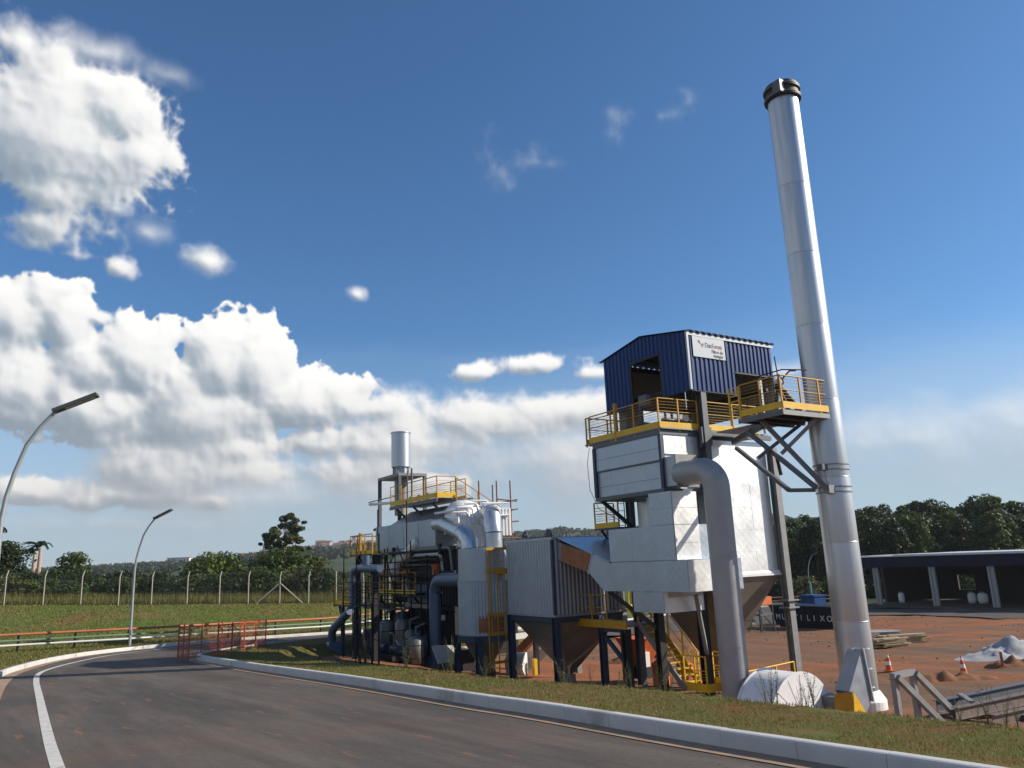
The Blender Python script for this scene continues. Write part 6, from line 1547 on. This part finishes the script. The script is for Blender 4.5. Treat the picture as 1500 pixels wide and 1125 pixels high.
# scrub behind the fence
sx = [-200, 40, 120, 200, 250, 290, 350, 380, 450, 490, 560, 700]; sy = [838, 838, 837, 833, 838, 834, 832, 826, 828, 836, 836, 833]
for row, (e0, n) in enumerate(((16, 46), (9.5, 50))):
    for k in range(n):
        px = -190 + 900 * (k + random.uniform(.1, .9)) / n; th = math.atan((px - 760) / 1164); r = float(np.interp(th, TH, R_F)) + e0 + random.uniform(-2, 2); x, y = r * math.sin(th), r * math.cos(th); z = Hs(x, y)
        zt = 1.7 + (hor(px) - float(np.interp(px, sx, sy)) - (0 if row == 0 else 5) + random.uniform(-5, 4)) / 1164 * y; v = random.choice((0, 0, 1, 2, 2, 3)) if row else random.choice((0, 1, 2, 2)); hh = max(1.3, zt - z - .35) / 3.0
        SCRUB.append(plant_tree('scrub_bush', BU[v], (x, y, z), random.uniform(0, 6.28), (hh * random.uniform(.85, 1.25), hh * random.uniform(.85, 1.25), hh), bw[v] + (' in the taller scrub' if row == 0 else ' in the front scrub behind the fence'), 'bush', bw[v] + 'es in the ' + ('taller' if row == 0 else 'front') + ' scrub'))
number(GROVE); number(SCRUB)
def feature_tree(nm, px, Y, ty, seed, w, label, **kw):
    x = at_px(px, Y); z = Hs(x, Y); h = 1.7 + (hor(px) - ty) / 1164 * Y - z
    m = make_tree(nm, seed, h, w, **kw); return plant_tree(nm, m, (x, Y, z), 0, (1, 1, 1), label)
feature_tree('broadleaf_tree', -2, 80, 796, 81, 5.0, 'dark dense tree at the left edge beside the palms', clear=.22, n_cl=44, leaf=.17, per=120, m_leaf='leaf_dark', m_bark='bark')
feature_tree('broadleaf_tree', 103, 98, 811, 82, 4.6, 'small rounded dark green tree standing alone right of the palms', clear=.1, n_cl=30, leaf=.16, per=120, m_leaf='leaf_mid', m_bark='bark')
feature_tree('broadleaf_tree', 318, 84, 812, 83, 6.4, 'broad yellow green tree spreading above the middle of the scrub', clear=.1, n_cl=40, leaf=.17, per=120, m_leaf='leaf_light', m_bark='bark', top_heavy=1.1)
feature_tree('broadleaf_tree', 300, 88, 820, 87, 4.6, 'dark tree crowding behind the broad yellow green one', clear=.1, n_cl=26, leaf=.17, per=110, m_leaf='leaf_dark', m_bark='bark')
feature_tree('broadleaf_tree', 408, 82, 806, 84, 5.6, 'dense green tree at the foot of the tall sparse one', clear=.06, n_cl=36, leaf=.17, per=120, m_leaf='leaf_mid', m_bark='bark', top_heavy=1.0)
feature_tree('broadleaf_tree', 452, 84, 814, 88, 4.6, 'olive green tree right of the tall sparse tree', clear=.06, n_cl=28, leaf=.17, per=120, m_leaf='leaf_olive', m_bark='bark', top_heavy=1.0)
# tall sparse tree
Yt = 86.0; xt = at_px(416, Yt); zt = Hs(xt, Yt); ht = 1.7 + (hor(416) - 754) / 1164 * Yt - zt; sc_ = Yt / 1164
cl_ = []
for (px, py, rr_, n) in ((398, 800, 8, 120), (392, 790, 7, 110), (386, 785, 5, 70), (405, 782, 8, 130), (412, 795, 9, 150), (420, 785, 9, 150), (430, 790, 9, 140), (440, 792, 6, 80), (408, 770, 6, 90), (412, 760, 6, 90), (424, 757, 6, 90), (430, 763, 5, 70), (420, 770, 7, 100), (434, 775, 7, 110), (443, 775, 4, 50), (441, 765, 3, 35), (378, 797, 2.5, 24), (390, 797, 4, 45), (415, 808, 10, 170), (404, 812, 9, 140), (427, 806, 9, 140), (445, 804, 4, 36), (450, 803, 3, 24), (438, 803, 4, 45), (400, 776, 5, 60), (427, 776, 6, 80)):
    cl_.append(((px - 416) * sc_, rng.uniform(-1.2, 1.2), (hor(px) - py) * sc_ + 1.7 - zt, rr_ * sc_ * 1.22, rr_ * sc_ * .86, int(n * 2.1)))
V, F_ = leaf_cloud(cl_, .145, 95)
lines = [([(0, 0, 0), (.05, .1, ht * .35), (-.1, 0, ht * .6), (.1, .1, ht * .9)], .2, .05)]
for c in cl_: lines.append(([(0, .05, min(c[2] * .75, ht * .6)), (c[0] * .5, c[1] * .5, c[2] * .85), (c[0], c[1], c[2])], .05, .015))
plant_tree('eucalyptus_tree', (np_mesh('crown', V, F_, 'leaf_olive'), branch_mesh('trunk', lines, 'bark_pale')), (xt, Yt, zt), 0, (1, 1, 1), 'tall sparse eucalyptus with airy crown rising above the scrub left of the plant')
# palms blown by the wind
def palm(px, Y, ty_base, ty_top, seed, label, frond=2.4, n=15):
    x = at_px(px, Y); z = Hs(x, Y); h = 1.7 + (hor(px) - ty_base) / 1164 * Y - z; r = random.Random(seed)
    t = thing('palm_tree', (x, Y, z), label, 'palm', plant=False)
    G().lathe([(.30, z), (.24, z + h * .25), (.22, z + h * .7), (.17, z + h)], x, Y, 12).make('trunk', 'palm_trunk', t)
    top = Vector((x - .15, Y, z + h + .1))
    for i in range(n):
        an = 2.2 + r.uniform(-1.25, 1.55) if i > 2 else r.uniform(0, 6.28); upk = r.uniform(.45, 1.35); L = frond * r.uniform(.75, 1.1); gg = G(); pts = []
        for k in range(8):
            f = k / 7; out_ = L * f * math.cos(upk * (1 - .3 * f)); zz_ = L * (math.sin(upk) * f - .75 * f * f)
            pts.append(top + Vector((math.cos(an) * out_ - .55 * f * f * L * .5, math.sin(an) * out_ * .8, zz_)))
        gg.tube(pts, [.03 - .003 * k for k in range(8)], 4)
        for k in range(1, 8):
            for s in range(5):
                p = pts[k - 1].lerp(pts[k], s / 5); d = (pts[k] - pts[k - 1]).normalized(); sd = d.cross(Vector((0, 0, 1))).normalized(); ll = .5 * (1 - .5 * abs(k / 7 - .4))
                for sg in (-1, 1):
                    e = p + sd * sg * ll * .55 + d * ll * .45 + Vector((-.12, 0, -.28 * ll)); w_ = d * .05
                    gg.add([p - w_, p + w_, e], [(0, 1, 2)])
        gg.make('frond', 'leaf_palm', t)
palm(54.5, 95, 803, 780, 5, 'right hand of two pale trunked royal palms with wind blown fronds', 2.5, 17)
palm(46.5, 97, 812, 790, 6, 'shorter left hand royal palm behind its taller twin', 2.2, 14)
palm(-9, 88, 778, 766, 9, 'royal palm at the very left edge with one drooping frond in view', 2.3, 15)

# far hillside town and woods on the hills
def hill_z(x, y):
    ev = hits = None
    dg = bpy.context.evaluated_depsgraph_get()
    ok, loc, *_ = SC.ray_cast(dg, Vector((x, y, 900)), Vector((0, 0, -1)))
    return loc.z if ok else 0.0
bpy.context.view_layer.update()
hm = []
for v in range(3):
    gg = G(); w_, d_, h_ = ((9, 8, 4), (12, 9, 4.5), (8, 8, 6))[v]
    gg.box(-w_ / 2, w_ / 2, -d_ / 2, d_ / 2, -4, h_)
    rf = G(); rf.prism([(-d_ / 2 - .6, h_), (d_ / 2 + .6, h_), (0, h_ + 2.4)], 'x', -w_ / 2 - .6, w_ / 2 + .6)
    hm.append((gg.mesh('wall', 'house_wall'), rf.mesh('roof', 'house_roof')))
def house(px, py, r_, v, label, grp_, s=1.0):
    th = math.atan((px - 760) / 1164); x, y = r_ * math.sin(th), r_ * math.cos(th); z = 1.7 + (hor(px) - py) / 1164 * y; z = min(z, hill_z(x, y) + 3) if abs(z - hill_z(x, y)) > 6 else z
    z = hill_z(x, y)
    o = bpy.data.objects.new('house', None); COL.objects.link(o); o.location = (x, y, z); o.rotation_euler = (0, 0, random.uniform(-.6, .6)); o.scale = (s, s, s)
    for nm, me in zip(('wall', 'roof'), hm[v]):
        c = bpy.data.objects.new(nm, me); COL.objects.link(c); c.parent = o
    TOWN.append(tag(o, label, 'house', grp_))
hl = ['small pale house with a red roof in the far hillside town', 'wide pale house with a red roof in the far hillside town', 'taller pale house with a red roof in the far hillside town']
for k in range(58):
    v = k % 3; house(random.uniform(462, 552), 0, random.uniform(1130, 1430), v, hl[v], hl[v].split(' house')[0] + ' far houses', random.uniform(.8, 1.2))
for k in range(9): house(random.uniform(345, 395), 0, random.uniform(1250, 1420), k % 3, hl[k % 3].replace('in the far hillside town', 'on the far slope'), 'far houses over the scrub ' + str(k % 3), 1.0)
xb, yb = 1050 * math.sin(math.atan((262 - 760) / 1164)), 1050 * math.cos(math.atan((262 - 760) / 1164)); zb = hill_z(xb, yb)
Sb = thing('school_building', (xb, yb, zb), 'long cream building with dark window rows on the distant wooded slope', 'building', plant=False)
G().box(xb - 13, xb + 13, yb - 5, yb + 5, zb - 3, zb + 8).make('wall', 'white_paint', Sb)
G().box(xb - 14, xb + 14, yb - 6, yb + 6, zb + 8.01, zb + 8.8).make('roof', 'house_wall', Sb)
for k in range(7):
    for z in (2, 5): G().box(xb - 11.5 + 3.6 * k, xb - 9.5 + 3.6 * k, yb - 5.06, yb - 5.005, zb + z, zb + z + 1.4).make('window', 'steel_dark', Sb)
number(TOWN)
# tree cover of the hills, one mass
def hill_woods():
    r = np.random.default_rng(77); cl2 = []; pts = []
    for k in range(2600):
        th = r.uniform(math.radians(-45), math.radians(24)); rad = r.uniform(650, 1500) if k % 3 else r.uniform(1350, 1520)
        pts.append((rad * math.sin(th), rad * math.cos(th), rad, th))
    V = []; F2 = []
    ths = None
    for (x, y, rad, th) in pts:
        pxx = 760 + 1164 * math.tan(th)
        if 455 < pxx < 560 and 1100 < rad < 1440 and r.uniform() < .8: continue
        z = hill_z(x, y)
        s = r.uniform(4, 8) * (.55 + .45 * min(1, (rad - 650) / 500)); cl2.append((x, y, z + s * .45, s * .8, s * .6, 26))
    V, F_ = leaf_cloud(cl2, 2.3, 78)
    o = bpy.data.objects.new('woods', np_mesh('woods', V, F_, 'leaf_dark')); COL.objects.link(o); o['kind'] = 'stuff'; o['label'] = 'dark woods covering the distant hills'
hill_woods()

# grass blades on the near verge, tall grass behind the fence, weeds on the crest
def blades(name, pts, hmin, hmax, wid, m, label, lean=.5, seed=5):
    r = np.random.default_rng(seed); n = len(pts); h = r.uniform(hmin, hmax, n); an = r.uniform(0, 6.283, n); w = wid * r.uniform(.6, 1.4, n) * pts[:, 3]
    ln_ = r.uniform(0, lean, n) * h; la = r.uniform(0, 6.283, n)
    a = pts[:, :3].copy(); dx = np.stack([np.cos(an) * w, np.sin(an) * w, np.zeros(n)], 1)
    tip = a + np.stack([np.cos(la) * ln_, np.sin(la) * ln_, h], 1); a[:, 2] -= .01
    V = np.stack([a - dx, a + dx, tip], 1).reshape(-1, 3); F_ = np.arange(3 * n).reshape(-1, 3)
    o = bpy.data.objects.new(name, np_mesh(name, V, F_, m)); COL.objects.link(o); o['kind'] = 'stuff'; o['label'] = label
def scatter(n, x0, x1, y0, y1, keep, seed, dz, near=9.0):
    r = np.random.default_rng(seed); out_ = []
    x = r.uniform(x0, x1, n); y = r.uniform(y0, y1, n); d = np.hypot(x, y); k = (r.uniform(0, 1, n) < np.clip((near / d) ** 1.3, 0, 1)) & keep(x, y)
    x, y, d = x[k], y[k], d[k]; return np.stack([x, y, H(x, y) + (dz(x, y) if callable(dz) else dz), np.clip(d / 10, .8, 3)], 1)
pg = scatter(620000, -12, 9.5, 4, 40, lambda x, y: in_island(x, y) & (poly_sd(x, y, ISL) > .14) & (sdc(x, y) < .7), 21, DISL)
pn = np.sin(pg[:, 0] * 1.7 + np.sin(pg[:, 1] * 1.1)) * np.sin(pg[:, 1] * 1.3 + pg[:, 0] * .4)
blades('grass_blades', pg[pn > -.85], .018, .05, .0055, 'grass_blade', 'short clipped grass on the verge beside the kerb', .9)
pl = scatter(120000, -34, -14, 12, 48, lambda x, y: in_left(x, y) & (poly_sd(x, y, LFT) > .2), 22, DZI, 16)
blades('grass_blades', pl, .04, .11, .008, 'grass_blade', 'short grass on the far verge behind the lamp post', .9, 6)
def polar_pts(n, t0, t1, e0, e1, seed):
    r = np.random.default_rng(seed); th = np.radians(r.uniform(t0, t1, n)); rad = np.interp(th, TH, R_F) + r.uniform(e0, e1, n); x, y = rad * np.sin(th), rad * np.cos(th); return np.stack([x, y, H(x, y) + .1, np.ones(n)], 1)
blades('tall_grass', polar_pts(26000, -55, -1, .4, 9, 23), .35, 1.0, .022, 'grass_blade', 'tall green grass standing behind the chain link fence', .5, 7)
pt_ = scatter(90000, -45, -8, 38, 72, lambda x, y: in_left(x, y) & (np.hypot(x, y) > np.interp(np.arctan2(x, y), TH, R_R) - .8) & (np.hypot(x, y) < np.interp(np.arctan2(x, y), TH, R_F)), 24, DZI, 40)
blades('bank_grass', pt_, .04, .14, .012, 'grass_blade', 'patchy grass on the slope below the fence', .8, 8)
def weed_mesh(seed):
    r = random.Random(seed); gg = G()
    for s in range(5):
        an = r.uniform(0, 6.28); L = r.uniform(.45, .9); tl = r.uniform(.1, .4); pts = [Vector((0, 0, 0))]
        for k in range(1, 5): pts.append(Vector((math.cos(an) * tl * L * (k / 4) ** 1.5, math.sin(an) * tl * L * (k / 4) ** 1.5, L * k / 4)))
        gg.tube(pts, [.007, .006, .005, .004, .003], 4)
        for k in range(1, 5):
            for q in range(4):
                p = pts[k - 1].lerp(pts[k], q / 4); b = r.uniform(0, 6.28); l_ = r.uniform(.03, .09); e = p + Vector((math.cos(b) * l_, math.sin(b) * l_, r.uniform(0, .04))); w_ = Vector((-math.sin(b), math.cos(b), 0)) * l_ * .28
                gg.add([p, (p + e) / 2 + w_, e, (p + e) / 2 - w_], [(0, 1, 2, 3)])
    return gg.mesh('weed', 'weed')
WM = [weed_mesh(k) for k in range(4)]
def weed(px_pts, label, grp_):
    for (x, y, s) in px_pts:
        o = bpy.data.objects.new('weed', random.choice(WM)); COL.objects.link(o); o.location = (x, y, Hs(x, y) - .02); o.rotation_euler = (0, 0, random.uniform(0, 6)); o.scale = (s, s, s); WEEDS.append(tag(o, label, 'weed', grp_))
CR = [Vector(c) for c in CREST[4:16]]
def on_crest(f, off=0.0):
    k = min(int(f), len(CR) - 2); p = CR[k].lerp(CR[k + 1], f - k); d = (CR[k + 1] - CR[k]).normalized(); return p.x + d.y * off, p.y - d.x * off
weed([(*on_crest(2.1 + .16 * k, .15 * (k % 3)), random.uniform(.5, .8)) for k in range(6)], 'seeding weed on the bank edge before the white fan drum', 'weeds before the drum')
weed([(*on_crest(.1 + .2 * k, .1 * (k % 2)), random.uniform(.35, .6)) for k in range(5)], 'weed on the bank edge before the steel beams', 'weeds before the beams')
weed([(*on_crest(4.1 + .2 * k, .2 * (k % 3)), random.uniform(.4, .8)) for k in range(7)], 'weed on the bank edge below the tower stair', 'weeds below the stair')
weed([(*on_crest(5.6 + .22 * k, .3 * (k % 3)), random.uniform(.5, 1.0)) for k in range(8)], 'weed on the bank edge below bin and silo', 'weeds below the silo')
weed([(*on_crest(7.6 + .3 * k, .4 * (k % 3)), random.uniform(.6, 1.1)) for k in range(8)], 'weed in the shade before the furnace', 'weeds before the furnace')
weed([(-11.2 + .35 * k, 33.0 + .25 * k, random.uniform(.5, .8)) for k in range(4)], 'tall weed on the grass island by the orange net', 'weeds by the net')
number(WEEDS)

# stones and clods
def stones(name, n, x0, x1, y0, y1, keep, seed, smin, smax, m, label, dz):
    r = np.random.default_rng(seed); x = r.uniform(x0, x1, n); y = r.uniform(y0, y1, n); k = keep(x, y); x, y = x[k], y[k]; n = len(x); z = H(x, y) + dz; s_ = smin + (smax - smin) * r.uniform(0, 1, n) ** 3
    oct_ = np.array([(1, 0, 0), (-1, 0, 0), (0, 1, 0), (0, -1, 0), (0, 0, 1), (0, 0, -1)], float); fo = np.array([(0, 2, 4), (2, 1, 4), (1, 3, 4), (3, 0, 4), (2, 0, 5), (1, 2, 5), (3, 1, 5), (0, 3, 5)])
    V = oct_[None] * s_[:, None, None] * r.uniform(.6, 1.3, (n, 6, 1)) * np.array([1, 1, .6]); a_ = r.uniform(0, 6.28, n); c_, q_ = np.cos(a_)[:, None], np.sin(a_)[:, None]
    V = np.stack([V[..., 0] * c_ - V[..., 1] * q_ + x[:, None], V[..., 0] * q_ + V[..., 1] * c_ + y[:, None], V[..., 2] + (z + s_ * .25)[:, None]], -1).reshape(-1, 3)
    F_ = (fo[None] + 6 * np.arange(n)[:, None, None]).reshape(-1, 3)
    o = bpy.data.objects.new(name, np_mesh(name, V, F_, m)); COL.objects.link(o); o['kind'] = 'stuff'; o['label'] = label
stones('rubble', 2600, 4, 46, 24, 74, lambda x, y: (sdc(x, y) > 4) & (np.sin(x * .5 + 1.3 * np.sin(y * .3)) * np.sin(y * .4 - x * .15) > .05), 51, .015, .085, 'soil', 'loose clods and stones strewn over the red yard', -.02)
stones('pebbles', 700, -16, 6, 4, 34, lambda x, y: (poly_sd(x, y, ROADP) > .1) & (dist_line(x, y, KRp) < 2.6), 52, .004, .013, 'soil', 'crumbs of red soil lying on the road by the kerb', .003)
stones('pebbles', 350, -16, 6, 4, 34, lambda x, y: (poly_sd(x, y, ROADP) > .1), 53, .004, .012, 'soil', 'scattered crumbs of red soil on the road', .003)
# thin air between here and the hills
hz = G().box(-4400, 4400, -4400, 4400, -40, 82).make('haze', 'wire'); hz['kind'] = 'stuff'; hz['label'] = 'thin pale haze in the air'
hm_ = bpy.data.materials.new('haze'); hm_.use_nodes = True; hn = hm_.node_tree; hn.nodes.clear()
ho = hn.nodes.new('ShaderNodeOutputMaterial'); hv = hn.nodes.new('ShaderNodeVolumePrincipled')
hv.inputs['Color'].default_value = (0.86, 0.92, 1.0, 1); hv.inputs['Density'].default_value = 0.00012; hv.inputs['Anisotropy'].default_value = 0.1
hn.links.new(hv.outputs[0], ho.inputs['Volume']); hz.data.materials.clear(); hz.data.materials.append(hm_)
